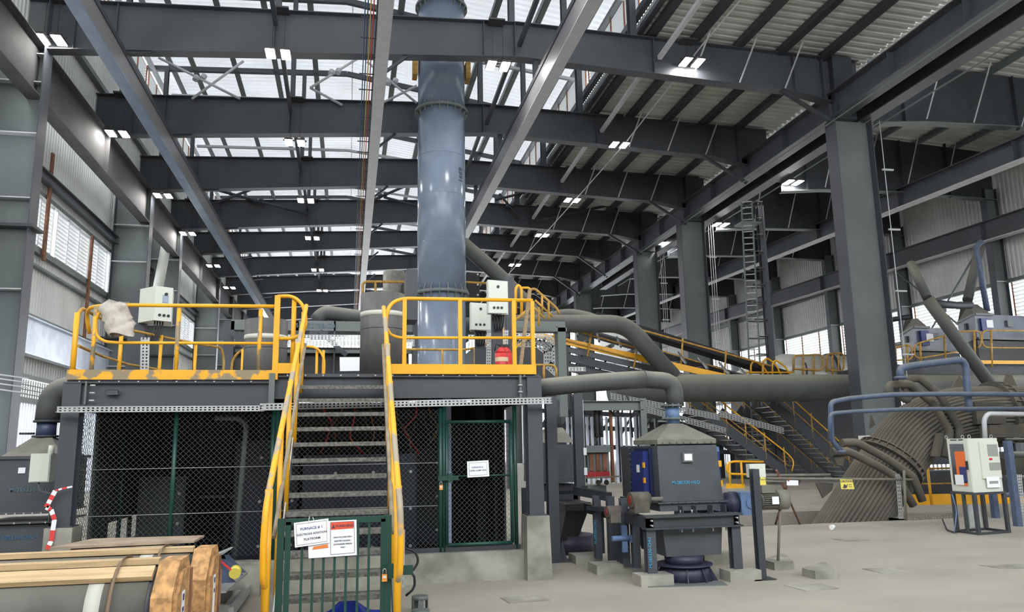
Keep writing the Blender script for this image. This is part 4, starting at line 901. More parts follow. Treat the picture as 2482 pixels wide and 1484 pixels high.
for q, lb in ((((1565, 1418), (1572, 1425), (1765, 1420), (1750, 1411)), 'thin steel plate lying under the dust hopper outlet'), (((1212, 1450), (1235, 1464), (1335, 1457), (1310, 1446)), 'thin floor plate right of the two pipe sleeves'), (((1900, 1420), (1955, 1434), (2034, 1428), (1990, 1416)), 'thin floor plate in front of the lone concrete block'), (((2090, 1380), (2140, 1391), (2218, 1388), (2180, 1378)), 'thin floor plate near the middle of the open floor'), (((2370, 1371), (2430, 1380), (2482, 1379), (2482, 1369)), 'thin floor plate at the right edge of the picture'), (((2015, 1307), (2050, 1313), (2110, 1311), (2080, 1304)), 'thin floor plate before the great tube duct')):
    pp = [P(x, y, Z=0) for x, y in q]; tag(B().prism(pp, (0, 0, .008)).obj('floor_plate', PAPER if False else STEELG if 'hopper' in lb else CONC), lb, 'floor plate')
p = P(2021, 1285, Z=0); tag(B().cyl((p.x-.05, p.y, .05), (p.x+.04, p.y+.05, .06), .05, 12, .035).obj('paper_cup', PAPER), 'white paper cup lying on the floor before the great tube duct', 'cup')
# ducts over it
t = T('extraction_duct', 'dusty duct leaving the platform and bending down onto the dust hopper hood', 'duct', (4.43, 10.4, 2))
pth = [P(1255, 948, Y=10.9), P(1330, 938, Y=10.6), P(1460, 926, Y=10.4), P(1560, 920, Y=10.4), P(1632, 925, Y=10.4), P(1637, 985, Y=10.4)]
B().tube([pth[0], pth[1], pth[2], pth[3]], .125, 20, fillet=.3).tube([pth[3], pth[4]+V((0, 0, .0)), pth[5]], .122, 20, fillet=.32).obj('duct_run', PIPE, t)
top = pth[5]; B().cyl((4.43, 10.4, 1.97), (4.43, 10.4, 2.22), .1, 24).obj('blue_spool', BLUEL, t)
for z in (2.04, 2.22): b = B().cyl((4.43, 10.4, z-.012), (4.43, 10.4, z+.012), .15, 24); [b.cyl((4.43+.135*math.cos(a), 10.4+.135*math.sin(a), z-.03), (4.43+.135*math.cos(a), 10.4+.135*math.sin(a), z+.03), .01, 6) for a in [k*math.pi/5 for k in range(10)]]; b.obj('flange', STEELG, t)
B().cyl((4.3, 10.3, 2.0), (4.15, 10.25, 2.0), .012, 8).obj('damper_lever', STEELG, t)
# left-hand collector
t = T('dust_hopper', 'dark grey dust hopper with pyramid hood at the far left beside the platform', 'hopper', (-4.2, 11.5, 0))
a, c = P(-40, 1115, Y=11.5), P(136, 1240, Y=11.5)
B().box(a.x, c.x, 11.5, 12.6, c.z, a.z).obj('body', HOP, t)
B().box(a.x-.04, c.x+.04, 11.44, 12.6, c.z-.02, c.z).box(a.x-.04, c.x+.04, 11.44, 12.6, c.z-.14, c.z-.12).obj('bolted_flange', HOP, t)
b = B(); bolts(b, a.x, c.x, 11.44, c.z-.01, 9); bolts(b, a.x, c.x, 11.44, c.z-.13, 5); b.obj('bolt', GALV, t)
B().box(a.x, c.x-.08, 11.52, 12.5, .35, c.z-.16).obj('discharge_box', HOP, t)
for x in (a.x+.1, c.x-.1): B().box(x-.05, x+.05, 11.6, 11.7, 0, c.z-.1).obj('leg', STEELD, t)
e0, e1 = P(8, 1110, Y=11.6), P(140, 1110, Y=11.6); n0, n1 = P(84, 1062, Y=11.9), P(131, 1062, Y=11.9)
hood(B(), e0.x-.05, e1.x+.12, 11.5, 12.5, a.z, n0.z, n0.x, n1.x, 11.8, 12.1).obj('hood', HOPC, t)
B().box(e0.x-.08, e1.x+.15, 11.47, 12.5, a.z-.0, a.z+.04).obj('hood_collar', HOP, t)
text('M-285330-HLD', P(72, 1188, Y=11.49), .075, (1, 0, 0), (0, 0, 1), mat('sten_dim', (.1, .16, .2), .6), t, 'stencil'); text('M-285330-CHU-1', P(42, 1304, Y=11.51), .07, (1, 0, 0), (0, 0, 1), mat('sten_dim2', (.04, .13, .25), .6), t, 'stencil')
B().box(P(45, 1134, Y=11.49).x, P(62, 1134, Y=11.49).x, 11.485, 11.5, P(45, 1148, Y=11.49).z, P(45, 1134, Y=11.49).z).obj('name_plate', PAPER, t)
t = T('extraction_duct', 'dusty elbow duct rising from the left dust hopper behind the platform corner', 'duct', (-4, 11.9, 2))
cx = (n0.x+n1.x)/2; zt_ = P(108, 1022, Y=11.95).z
B().cyl((cx, 11.95, n0.z), (cx, 11.95, zt_), .125, 24).obj('navy_spool', mat('spool_navy', (.05, .06, .12), .4), t)
for z in (n0.z+.02, zt_): B().cyl((cx, 11.95, z-.015), (cx, 11.95, z+.015), .17, 24).obj('flange', STEELD, t)
B().tube([(cx, 11.95, zt_), (cx+.02, 11.95, zt_+.42), (cx+.5, 11.95, zt_+.52), (cx+1.2, 12.2, zt_+.52)], .155, 20, fillet=.4).obj('duct_run', PIPE, t)
B().cyl((cx-.12, 11.9, n0.z+.06), (cx-.3, 11.85, n0.z+.06), .015, 8).obj('damper_lever', STEELD, t)
q = [P(75, 1100, Y=10.95), P(118, 1169, Y=10.95)]
t = T('junction_box', 'small cream junction box in front of the left dust hopper', 'junction box', (q[0].x, 10.95, q[1].z)); B().box(q[0].x, q[1].x, 10.95, 11.15, q[1].z, q[0].z).obj('housing', CABG, t); B().box(q[0].x+.01, q[1].x-.01, 10.935, 10.95, q[1].z+.01, q[0].z-.01).obj('door', CABW, t); B().cyl((q[1].x-.02, 11.0, q[0].z-.02), (q[1].x-.02, 11.0, q[0].z+.1), .04, 10, .03).obj('lamp_cap', CABW, t)
B().tube([(q[0].x+.1, 11.0, q[1].z), (q[0].x+.12, 11.0, q[1].z-.12), (q[0].x+.25, 11.05, q[1].z-.14), (q[0].x+.22, 11.1, q[1].z-.5)], .012, 6, fillet=.06).obj('cable', STEELG, t)
t = T('barrier_tape', 'red and white barrier tape tied around the left platform post', 'barrier tape', P(130, 1240, Y=10.2))
tp = [P(175, 1180, Y=10.2), P(150, 1185, Y=10.2), P(134, 1190, Y=10.2), P(122, 1212, Y=10.2), P(112, 1230, Y=10.2), P(124, 1236, Y=10.2), P(132, 1260, Y=10.2), P(124, 1312, Y=10.2), P(114, 1332, Y=10.2)]
for i in range(len(tp)-1):
    for k in range(2):
        a, c = tp[i].lerp(tp[i+1], k*.5), tp[i].lerp(tp[i+1], k*.5+.5); B().bar(a, c, .004, .05 if i > 1 else .02, (1, 0, .3)).obj('tape_band', REDT if k else PAPER, t)

# ================================================================ frame, guillotine gate and second hopper behind
t = T('steel_portal', 'dark steel portal of two posts and a cross beam left of the dust hopper', 'steel frame', (3.5, 11.8, 0))
q = [P(1333, 960, Y=11.8), P(1398, 955, Y=11.9), P(1556, 970, Y=11.9)]
B().ib((q[0].x, 11.8, 0), (q[0].x, 11.8, 2.45), .16, .16, .012, .01, (0, 1, 0)).obj('post', STEEL, t)
B().box(q[0].x-.1, q[0].x+.25, 11.65, 11.95, 0, .015).prism([(q[0].x+.09, 11.8, 0), (q[0].x+.2, 11.8, 0), (q[0].x+.13, 11.8, .32)], (0, .012, 0)).obj('base_plate', STEEL, t)
B().ib((q[1].x, 11.9, 1.0), (q[1].x, 11.9, 2.5), .14, .14, .012, .01, (0, 1, 0)).obj('post', STEEL, t)
B().box(q[1].x+.065, q[1].x+.08, 11.83, 11.85, 1.0, 2.4).obj('guide_strip', PALE, t)
B().ib((q[2].x, 11.9, 1.7), (q[2].x, 11.9, 2.42), .1, .1, .01, .008, (0, 1, 0)).obj('post', STEELG, t)
B().ib((q[1].x+.08, 11.9, 2.31), (q[2].x, 11.9, 2.31), .15, .1, .01, .008).obj('cross_beam', STEELG, t)
B().box(q[1].x+.05, q[1].x+.1, 11.8, 11.82, 1.55, 1.66).obj('guide_block', PAPER, t)
B().box(q[1].x+.05, q[1].x+.1, 11.8, 11.82, 1.25, 1.36).obj('guide_block', PAPER, t)
t = T('slide_gate', 'dark slide gate with rusty ribbed plate, red sill and black bellows spring', 'slide gate', (3.8, 12, 1))
b = B()
for i, x in enumerate((1434, 1450, 1466)): pb(b, x-5, x+5, 1096, 1142, 11.95, .02)
b.obj('rusty_rib', RUST, t); b = B(); pb(b, 1420, 1480, 1080, 1097, 11.9, .08); b.obj('cross_head', STEELG, t); b = B(); pb(b, 1424, 1476, 1096, 1145, 11.97, .03); b.obj('gate_plate', STEELG, t)
b = B(); pb(b, 1416, 1478, 1144, 1160, 11.88, .1); o = b.obj('sill', mat('sill_red', (.4, .03, .03), .5), t)
b = B(); zz0, zz1 = P(1446, 1060, Y=12).z, P(1446, 992, Y=12).z; xx = P(1446, 1030, Y=12).x
b.tube([(xx, 12, zz0+(zz1-zz0)*k/36) for k in range(37)], .05, 12, rf=lambda th, u: .05 if round(u*36) % 2 else .035); b.obj('bellows', BLK, t)
b = B(); b.tube([(xx+.08, 12.02, zz0), (xx+.08, 12.02, 2.3)], .035, 8).cyl((xx, 12, zz0-.15), (xx, 12, zz0), .02, 8); b.obj('cylinder_rod', STEELD, t)
for x in (1418, 1484): b = B(); pb(b, x-3, x+3, 990, 1170, 12.0, .06); b.obj('side_guide', RUST if x > 1450 else STEELD, t)
t = T('belt_feeder', 'low dark belt feeder frame running back left of the dust hopper', 'conveyor', (3.3, 11, 0))
b = B(); b.bar(P(1395, 1190, Y=11.7), P(1478, 1205, Y=11.0), .08, .12); b.bar(P(1360, 1195, Y=12.1), P(1400, 1192, Y=11.8), .12, .05); b.bar(P(1425, 1232, Y=11.3), P(1540, 1240, Y=10.2), .06, .06); b.obj('side_beam', STEELD, t)
for x, y in ((1445, 11.2), (1478, 10.9), (1510, 10.4), (1535, 10.2)): q = P(x, 1200, Y=y); B().ib((q.x, y, .1), (q.x, y, .98), .1, .1, .01, .008, (0, 1, 0)).obj('leg', STEEL, t)
b = B(); pb(b, 1425, 1470, 1178, 1200, 11.5, .3); b.obj('drive_housing', STEELG, t)
b = B(); b.bar(P(1440, 1158, Y=11.6), P(1485, 1156, Y=11.3), .4, .02); b.obj('belt', HOPC, t)
b = B(); [b.cyl(P(x, 1170, Y=11.5), P(x, 1170, Y=11.9), .04, 12) for x in (1450, 1470)]; b.obj('roller', HOPC, t)
text('M-285330-CHU', P(1443, 1290, Y=11.14), .05, (0, 0, 1), (-1, 0, 0), STEN, t, 'stencil')
t = T('valve_cross', 'light blue cross-shaped pipe bracket by the hopper legs', 'bracket', P(1512, 1305, Y=10.3))
c = P(1512, 1305, Y=10.2); B().box(c.x-.02, c.x+.05, 10.2, 10.24, c.z-.18, c.z+.16).cyl((c.x-.16, 10.2, c.z), (c.x+.08, 10.2, c.z), .035, 12).box(c.x+.08, c.x+.18, 10.2, 10.26, c.z-.06, c.z+.03).obj('bracket_body', BLUEL, t)
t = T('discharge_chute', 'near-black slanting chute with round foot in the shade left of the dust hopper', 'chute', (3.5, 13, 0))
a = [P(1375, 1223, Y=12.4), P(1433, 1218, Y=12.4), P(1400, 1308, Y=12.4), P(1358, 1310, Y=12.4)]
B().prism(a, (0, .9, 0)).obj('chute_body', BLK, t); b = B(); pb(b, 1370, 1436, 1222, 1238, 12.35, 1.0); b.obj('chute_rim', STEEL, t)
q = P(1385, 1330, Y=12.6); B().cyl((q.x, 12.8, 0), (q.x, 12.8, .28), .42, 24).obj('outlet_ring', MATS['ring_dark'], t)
t = T('dust_hopper', 'second grey dust hopper half hidden behind the portal posts', 'hopper', (3.3, 13.6, 0))
b = B(); pb(b, 1300, 1392, 1078, 1162, 13.4, 1.0); b.obj('body', HOP, t); b = B(); pb(b, 1300, 1400, 1158, 1170, 13.35, 1.0); b.obj('bolted_flange', HOP, t)
a, c = P(1296, 1074, Y=13.4), P(1392, 1074, Y=13.4); n = P(1345, 1037, Y=13.8)
hood(B(), a.x, c.x, 13.4, 14.3, a.z, n.z, n.x-.13, n.x+.13, 13.75, 14.0).obj('hood', HOPC, t); B().cyl((n.x, 13.87, n.z), (n.x, 13.87, n.z+.5), .12, 16).obj('neck', STEELD, t)
b = B(); pb(b, 1310, 1400, 1175, 1215, 13.5, .9); b.obj('lower_box', STEELD, t); b = B()
for x in (3.0, 3.9): b.box(x-.06, x+.06, 13.5, 13.62, 0, 1.0)
b.obj('leg', STEELD, t)
t = T('cable_loop', 'black cable loop hanging from the portal beam', 'cable', P(1495, 985, Y=12))
c = P(1498, 985, Y=12); B().tube([c+V((-.12, 0, .05)), c+V((-.13, 0, -.08)), c+V((-.04, 0, -.16)), c+V((.06, 0, -.13)), c+V((.09, 0, .02)), c+V((.08, 0, .2))], .012, 6, fillet=.06).tube([c+V((.14, 0, .2)), c+V((.2, 0, .05)), c+V((.22, 0, -.5))], .014, 6, fillet=.05).obj('cable', BLK, t)

# ================================================================ crated electrodes at lower left
def crate(y, z, xe, label, angs=(94, 124, 40)):
    t = T('crated_electrode', label, 'crated electrode', (-3, y, 0), 'graphite electrodes in timber crates')
    B().cyl((-5.0, y, z), (xe-.1, y, z), .3, 56).obj('electrode_body', GRAPHH, t)
    B().cyl((xe-.45, y, z), (xe-.36, y, z), .302, 56).obj('white_band', MATS['tape_white'], t)
    B().cyl((xe-.14, y, z), (xe-.06, y, z), .295, 40).obj('foam_ring', STEELD, t)
    pr = [(math.cos(a)*.36, math.sin(a)*.36) for a in [math.pi/8+k*math.pi/4 for k in range(8)]]
    B().prism([(xe-.06, y+c, z+s) for c, s in pr], (.125, 0, 0)).obj('end_board', OSB, t)
    B().prism([(xe+.066, y+c*.8, z+s*.8) for c, s in pr], (.02, 0, 0)).obj('end_cover', OSB, t)
    for yy in (-.3, .1): B().box(xe+.066, xe+.09, y+yy, y+yy+.09, .03, z+.3-abs(yy)*.5).obj('cleat', RUST if yy > 0 else OSB, t)
    for a in angs:
        c, s = math.cos(R_(a)), math.sin(R_(a)); rd = V((0, c, s))
        if a == 40: rd = V((0, math.cos(R_(40)), math.sin(R_(40))))
        o = V((0, y, z)); B().bar(o+rd*.325+V((-5, 0, 0)), o+rd*.325+V((xe-.08, 0, 0)), .07 if a == 94 else .1, .035, rd).obj('batten', PINE if a != 150 else PINED, t)
    for x in (xe-.3, -3.05, -4.4): b = B(); b.tube([(x, y+.352*math.cos(k*math.pi/12), z+.352*math.sin(k*math.pi/12)) for k in range(25)], .004, 4, rf=lambda th, u: .004 if abs(math.sin(th)) > .5 else .02); b.obj('strap', STRAP, t)
    B().box(xe-.06, xe+.065, y-.36, y+.36, 0, z-.32).obj('end_sleeper', OSB, t); B().box(-3.2, -3.08, y-.36, y+.36, 0, z-.29).obj('sleeper', PINED, t); B().box(-4.6, -4.5, y-.36, y+.36, 0, z-.29).obj('sleeper', PINED, t)
    B().prism([(xe+.0875, y-.14, z+.14), (xe+.0875, y-.05, z+.14), (xe+.0875, y-.05, z-.18), (xe+.0875, y-.14, z-.15)], (.002, 0, 0)).obj('shipping_label', PAPER, t)
    B().prism([(xe+.09, y-.12, z+.12), (xe+.09, y-.07, z+.12), (xe+.09, y-.07, z+.08), (xe+.09, y-.12, z+.08)], (.001, 0, 0)).prism([(xe+.09, y-.12, z+.04), (xe+.09, y-.07, z+.04), (xe+.09, y-.07, z+.01), (xe+.09, y-.12, z+.01)], (.001, 0, 0)).obj('label_print', NAVY, t)
crate(5.75, .655, -1.12, 'front timber-framed graphite electrode at the lower left corner')
crate(6.6, .63, -1.06, 'rear timber-framed graphite electrode behind the front one', (94, 40))
t = T('plywood_stack', 'thin stack of plywood sheets lying behind the crated electrodes', 'plywood', (-2.2, 7.7, .7))
for k, q in enumerate((((120, 1333), (225, 1311), (495, 1303), (470, 1316)), ((170, 1338), (240, 1318), (440, 1312), (400, 1336)))):
    B().prism([P(x, y, Z=.86-k*.03) for x, y in q], (0, 0, .02)).obj('board', PLY, t)
B().box(-3.4, -1.6, 7.75, 8.05, 0, .7).obj('timber_packing', PINED, t)
# steel bogie with blue gussets
t = T('gusset_bracket', 'blue-grey steel bracket of triangular gussets on a bed plate right of the crates', 'steel bracket', (-1.5, 8.6, 0))
B().prism([P(500, 1440, Z=.32), P(548, 1438, Z=.32), P(600, 1392, Z=.32), P(480, 1392, Z=.32)], (0, 0, .02)).obj('bed_plate', GALV, t)
for q, Yg in ((((505, 1365), (518, 1366), (572, 1412), (505, 1416)), 8.4), (((530, 1356), (545, 1356), (590, 1395), (530, 1398)), 8.9), (((544, 1346), (553, 1345), (597, 1388), (560, 1392)), 9.2)):
    B().prism([P(x, y, Y=Yg) for x, y in q], (0, .02, 0)).obj('gusset', BLUE, t)
B().prism([P(498, 1372, Y=8.3), P(498, 1355, Y=8.3), P(552, 1333, Y=9.2), P(558, 1333, Y=9.2), P(505, 1368, Y=8.3)], (0, .25, 0)).obj('top_board', PALE, t)
c = P(569, 1391, Y=8.35); B().cyl(c, c+V((.0, .08, .02)), .055, 18).obj('reel', SIGNY, t)
B().bar(P(530, 1356, Y=8.38), P(560, 1382, Y=8.34), .004, .02).obj('barrier_tape', REDT, t)
t = T('floor_channel', 'grey steel channel frame lying on the floor beside the blue bracket', 'steel channel', (-1.2, 8.8, 0))
b = B()
b.bar(P(560, 1484, Z=.1), P(625, 1395, Z=.1), .05, .09); b.bar(P(548, 1475, Z=.06), P(615, 1395, Z=.06), .05, .06); b.bar(P(480, 1478, Z=.1), P(560, 1478, Z=.1), .06, .1); b.obj('channel', GALV, t)
b = B(); b.bar(P(500, 1480, Z=.0)+V((0, 0, .02)), P(600, 1395, Z=0)+V((0, 0, .02)), .3, .02); b.obj('trough', BLK, t)
for k, (x, y) in enumerate(((1018, 1444), (1020, 1478))):
    p = P(x, y, Z=.17); b = B(); r = .085
    b.cyl((p.x, p.y, .13), (p.x, p.y, .17), r, 24); b.cyl((p.x, p.y, 0), (p.x, p.y, .03), r, 24)
    for a in (.4, 2.0, 3.4, 4.8): b.bar((p.x+r*.93*math.cos(a), p.y+r*.93*math.sin(a), 0), (p.x+r*.93*math.cos(a), p.y+r*.93*math.sin(a), .16), .05, .008, (math.cos(a), math.sin(a), 0))
    b.cyl((p.x, p.y, .171), (p.x, p.y, .172), r*.85, 24)
    tag(b.obj('pipe_sleeve', STEELG), ('farther' if k == 0 else 'nearer')+' of two grey slotted pipe sleeves on the floor by the stair', 'pipe sleeve', 'pipe sleeves')

# ================================================================ great tube duct
t = T('tube_duct', 'huge dusty duct of parallel tubes rising out of the floor pit and bending right', 'duct', (9.6, 16.6, 0))
YD = 16.7
pth = [P(1985, 1395, Y=YD), P(2045, 1300, Y=YD), P(2125, 1175, Y=YD), P(2205, 1055, Y=YD), P(2290, 1012, Y=YD), P(2400, 1004, Y=YD), P(2800, 1004, Y=YD)]
B().tube(pth, .7, 336, fillet=.75, cap=False, rf=lambda th, u: .64+.06*abs(math.cos(24*th))).obj('tube_wall', TUBE, t)
def ring(p, d, r, w, m, tt, nm='ring_flange', nb=26):
    p = V(p); d = V(d).normalized(); b = B()
    for s in (-1, 1): b.cyl(p+d*(s*w/2-.012), p+d*(s*w/2+.012), r, 48)
    b.cyl(p-d*w/2, p+d*w/2, r-.05, 48)
    a = d.cross(V((0, 1, 0))).normalized(); c = d.cross(a)
    for k in range(nb):
        an = 2*math.pi*k/nb; q = p+(a*math.cos(an)+c*math.sin(an))*(r-.03); b.bar(q-d*w/2, q+d*w/2, .02, .07, (a*math.cos(an)+c*math.sin(an)))
    return b.obj(nm, m, tt)
d1 = pth[3]-pth[2]
ring(P(2158, 1118, Y=YD), d1, .79, .13, TUBE, t)
ring(P(2415, 1004, Y=YD), (1, 0, 0), .8, .22, TUBE, t)
for q in (((2108, 1040), (2112, 1005), (2122, 1030)), ((1978, 1172), (1990, 1170), (2020, 1172), (2018, 1188), (1995, 1208)), ((2308, 940), (2325, 908), (2345, 938)), ((2432, 935), (2440, 906), (2452, 906), (2465, 935))):
    B().prism([P(x, y, Y=YD) for x, y in q], (0, .04, 0)).obj('lifting_lug', TUBE, t)
B().box(P(2362, 980, Y=15.9).x, P(2432, 980, Y=15.9).x, 15.88, 16.1, P(2400, 1028, Y=15.9).z, P(2400, 975, Y=15.9).z).obj('access_cover', TUBE, t)
HD = [('lower', [(2016, 1096), (2056, 1094), (2133, 1133), (2173, 1157), (2214, 1226)]), ('upper', [(2040, 1074), (2076, 1072), (2149, 1112), (2214, 1157), (2236, 1215)])]
for n_, q in HD:
    B().tube([P(x, y, Y=15.75+(.12 if n_ == 'upper' else 0)) for x, y in q], .09, 12, fillet=.12).obj('header_pipe', TUBE, t)
for q, yy in (([(2153, 960), (2153, 933), (2206, 931), (2262, 979), (2303, 1048), (2290, 1108)], 15.75), ([(2194, 945), (2194, 923), (2226, 915), (2279, 959), (2327, 1040), (2320, 1078)], 15.95), ([(2180, 955), (2200, 975), (2200, 940)], 15.9)):
    B().tube([P(x, y, Y=yy) for x, y in q], .09, 12, fillet=.12).obj('header_pipe', TUBE, t)
B().prism([P(x, y, Y=15.8) for x, y in ((2275, 1050), (2312, 1050), (2296, 1110), (2262, 1106))], (0, .1, 0)).obj('header_end', TUBE, t)
B().prism([P(x, y, Y=15.8) for x, y in ((2018, 1102), (2050, 1100), (2044, 1130), (2030, 1128))], (0, .1, 0)).obj('header_end', TUBE, t)
def bpipe(q, Y, r, label, m=BLUE, fl=.12, caps=()):
    t = T('blue_pipe', label, 'pipe', P(*q[0], Y=Y if not isinstance(Y, (list, tuple)) else Y[0]), 'blue cooling water pipes'); ys = Y if isinstance(Y, (list, tuple)) else [Y]*len(q)
    B().tube([P(x, y, Y=yy) for (x, y), yy in zip(q, ys)], r, 14, fillet=fl).obj('pipe_run', m, t)
    b = B()
    for (x, y), yy, d in caps: p = P(x, y, Y=yy); b.cyl(p-V(d)*.03, p+V(d)*.03, r*1.7, 16)
    if caps: b.obj('flange', m, t)
bpipe([(2040, 1095), (2016, 1070), (2013, 975), (2060, 966), (2160, 957), (2300, 955), (2560, 957)], 15.3, .055, 'upper blue water pipe dropping to the duct headers and running right', caps=(((2040, 1095), 15.3, (0, 0, 1)),))
bpipe([(2012, 1070), (2012, 1003), (2070, 998), (2200, 992), (2560, 990)], 15.2, .045, 'lower blue water pipe running right parallel under the first')
bpipe([(2183, 918), (2180, 893), (2215, 886), (2330, 872), (2340, 885), (2346, 960), (2350, 1000)], 15.5, .08, 'thick blue pipe arching over the great tube duct', caps=(((2183, 916), 15.5, (0, 0, 1)),), fl=.2)
for k, (x, y) in enumerate(((2143, 955), (2143, 978))): pass
for x0, x1, y0, y1, yy, lb in ((2436, 2470, 1075, 1278, 13.6, 'slightly leaning blue post right of the white control cabinet'), (2400, 2420, 1190, 1250, 15.2, 'short blue post behind the white control cabinet')):
    a, c = P(x0, y0, Y=yy), P(x1, y1, Y=yy); tag(B().bar((a.x+.06, yy, 0), (a.x+.06, yy, a.z+.05), .12, .12, (0, 1, 0)).obj('blue_post', BLUE), lb, 'post')
# scaffold rail, tripods and caution sign
t = T('barrier_rail', 'dusty scaffold-tube barrier rails crossing in front of the great tube duct', 'barrier', (8, 14.2, 0))
B().tube([P(1850, 1160, Y=14.2), P(2212, 1163, Y=14.2)], .025, 8).tube([P(1840, 1153, Y=14.8), P(2012, 1151, Y=14.8)], .025, 8).tube([P(1838, 1166, Y=13.9), P(1900, 1168, Y=13.9)], .02, 8).obj('rail', HOPC, t)
for q in (((1882, 1140), (1938, 1270)), ((1912, 1160), (1880, 1270))):
    p0, p1 = P(*q[0], Y=14.1), P(*q[1], Z=0.02); B().tube([p0, p1], .022, 8).obj('tripod_leg', RUST, t)
B().tube([P(2191, 1140, Y=14.1), P(2196, 1262, Y=14.1)], .025, 8).obj('upright', HOPC, t)
b = B(); slotted(b, P(2184, 1258, Y=14.3), P(2176, 1150, Y=14.3), .1, upv=(1, 0, 0), rows=2, pitch=.07); b.obj('slotted_upright', GALV, t)
b = B(); slotted(b, P(2205, 1256, Y=14.5), P(2312, 1250, Y=14.5), .1, rows=2, pitch=.07); b.obj('slotted_base', HOPC, t)
t, q = sheet('caution_sign', [(2036, 1162), (2066, 1163), (2071, 1186), (2039, 1186)], 14.15, SIGNY, 'yellow CAUTION sign hanging on the barrier rail before the tube duct', 'sign')
text('CAUTION', P(2052, 1167, Y=14.14), .058, (1, 0, -.02), (0, 0, 1), INK, t)
B().prism([P(x, y, Y=14.14) for x, y in ((2043, 1183), (2047, 1173), (2051, 1178), (2055, 1172), (2053, 1182), (2049, 1184))], (0, .002, 0)).bar(P(2057, 1175, Y=14.14), P(2065, 1175, Y=14.14), .002, .008).bar(P(2057, 1180, Y=14.14), P(2066, 1180, Y=14.14), .002, .008).obj('pictogram', INK, t)
t, q = sheet('caution_sign', [(1843, 1157), (1855, 1158), (1858, 1180), (1840, 1180)], 13.8, SIGNY, 'small yellow sign hanging above the grey motor', 'sign')
text('CAUTION', P(1849, 1163, Y=13.79), .024, (1, 0, 0), (0, 0, 1), INK, t)
t, q = sheet('paper_notice', [(1907, 1164), (1935, 1165), (1935, 1177), (1907, 1177)], 14.15, PAPER, 'small blank white plate on the barrier rail', 'notice')
# white control cabinet on its stand
t = T('drive_cabinet', 'white control cabinet with tinted window door on a black frame stand', 'cabinet', (11.3, 12.6, 0))
A, Bq, C_ = V((11.13, 13.15, 0)), V((11.1, 12.6, 0)), V((11.84, 12.72, 0)); D = A+C_-Bq
z0, z1 = .74, 1.71
B().hexa([p+V((0, 0, z0)) for p in (A, Bq, C_, D)], [p+V((0, 0, z1)) for p in (A, Bq, C_, D)]).obj('housing', CABW, t)
def face(p, q, u0, u1, v0, v1, out, m, nm, th=.006):
    d = (q-p); n = V((d.y, -d.x, 0)).normalized(); b = B(); pts = [p+d*u+V((0, 0, z0+(z1-z0)*v))+n*out for u, v in ((u0, v0), (u1, v0), (u1, v1), (u0, v1))]
    b.hexa(pts, [x+n*th for x in pts]); return b.obj(nm, m, t)
face(A, Bq, .02, .98, .01, .99, .0, CABW, 'door', .012)
g = face(A, Bq, .14, .8, .13, .9, .012, GLASS, 'window'); g['label'] = 'tinted window'
face(A, Bq, .36, .82, .3, .76, .0185, ORG, 'orange_device'); face(A, Bq, .5, .82, .2, .47, .0195, NAVY, 'blue_device'); face(A, Bq, .36, .82, .12, .17, .0185, ORG, 'orange_device')
face(A, Bq, .26, .66, .13, .32, .026, PAPER, 'paper'); face(A, Bq, .86, .92, .42, .58, .012, BLK, 'handle', .03); face(A, Bq, .2, .5, .965, .985, .012, BLK, 'vent'); face(A, Bq, .6, .8, .965, .985, .012, BLK, 'vent')
GR = mat('grille', (.3, .31, .28), .6)
o = face(Bq, C_, .33, .97, .25, .93, 0, CABW, 'cooling_unit', .03)
face(Bq, C_, .58, .92, .66, .88, .031, GR, 'grille'); face(Bq, C_, .58, .96, .4, .54, .031, GR, 'grille')
face(Bq, C_, .6, .7, .59, .625, .031, mat('red_display', (.7, .0, .02), .3), 'display'); face(Bq, C_, .42, .86, .08, .28, .031, PAPER, 'notice_sheet'); face(Bq, C_, .5, .8, .15, .2, .038, GR, 'notice_print', .001)
for u, (p, q) in ((.1, (A, Bq)), (.9, (A, Bq)), (.15, (Bq, C_)), (.9, (Bq, C_))):
    c = p.lerp(q, u)+V((0, .06, z1)); B().tube([c+V((.03*math.cos(k*math.pi/5), 0, .03+.03*math.sin(k*math.pi/5))) for k in range(11)], .006, 6).obj('lifting_eye', GALV, t)
b = B()
for p in (A, Bq, C_, D):
    b.bar(p, p+V((0, 0, z0)), .06, .06, (0, 1, 0))
b.bar(A.lerp(Bq, .5), A.lerp(Bq, .5)+V((0, 0, z0)), .05, .05, (0, 1, 0))
for p, q in ((A, Bq), (Bq, C_), (C_, D), (D, A)): b.bar(p+V((0, 0, .02)), q+V((0, 0, .02)), .06, .04); b.bar(p+V((0, 0, z0-.02)), q+V((0, 0, z0-.02)), .06, .04)
b.obj('stand', STEELD, t)
B().box(11.25, 11.5, 12.95, 13.0, .1, .5).obj('tray', GALV, t)
B().tube([(10.9, 12.9, .7), (11.0, 12.95, .4), (10.9, 12.9, .2), (10.85, 12.9, .0)], .01, 6, fillet=.1).obj('blue_cable', BLUEL, t)
q = [P(2286, 1274, Z=.02), P(2295, 1285, Z=.02), P(2312, 1291, Z=.02), P(2335, 1286, Z=.02)]
tag(B().tube([q[0]+V((0, 0, .12)), q[1], q[2], q[3]], .014, 6, fillet=.1).obj('loose_cable', BLK), 'loose black cable end curling on the floor left of the white cabinet stand', 'cable')
t = T('pipe_rack', 'dark pipework and frames crowding behind the white control cabinet', 'pipe rack', (12.5, 15.6, 0))
for x in (2388, 2425, 2448, 2475):
    p = P(x, 1240, Z=0); B().box(p.x-.05, p.x+.05, 14.9, 15.0, 0, P(x, 1055, Y=15).z).obj('upright', STEELD if x != 2425 else STEELG, t)
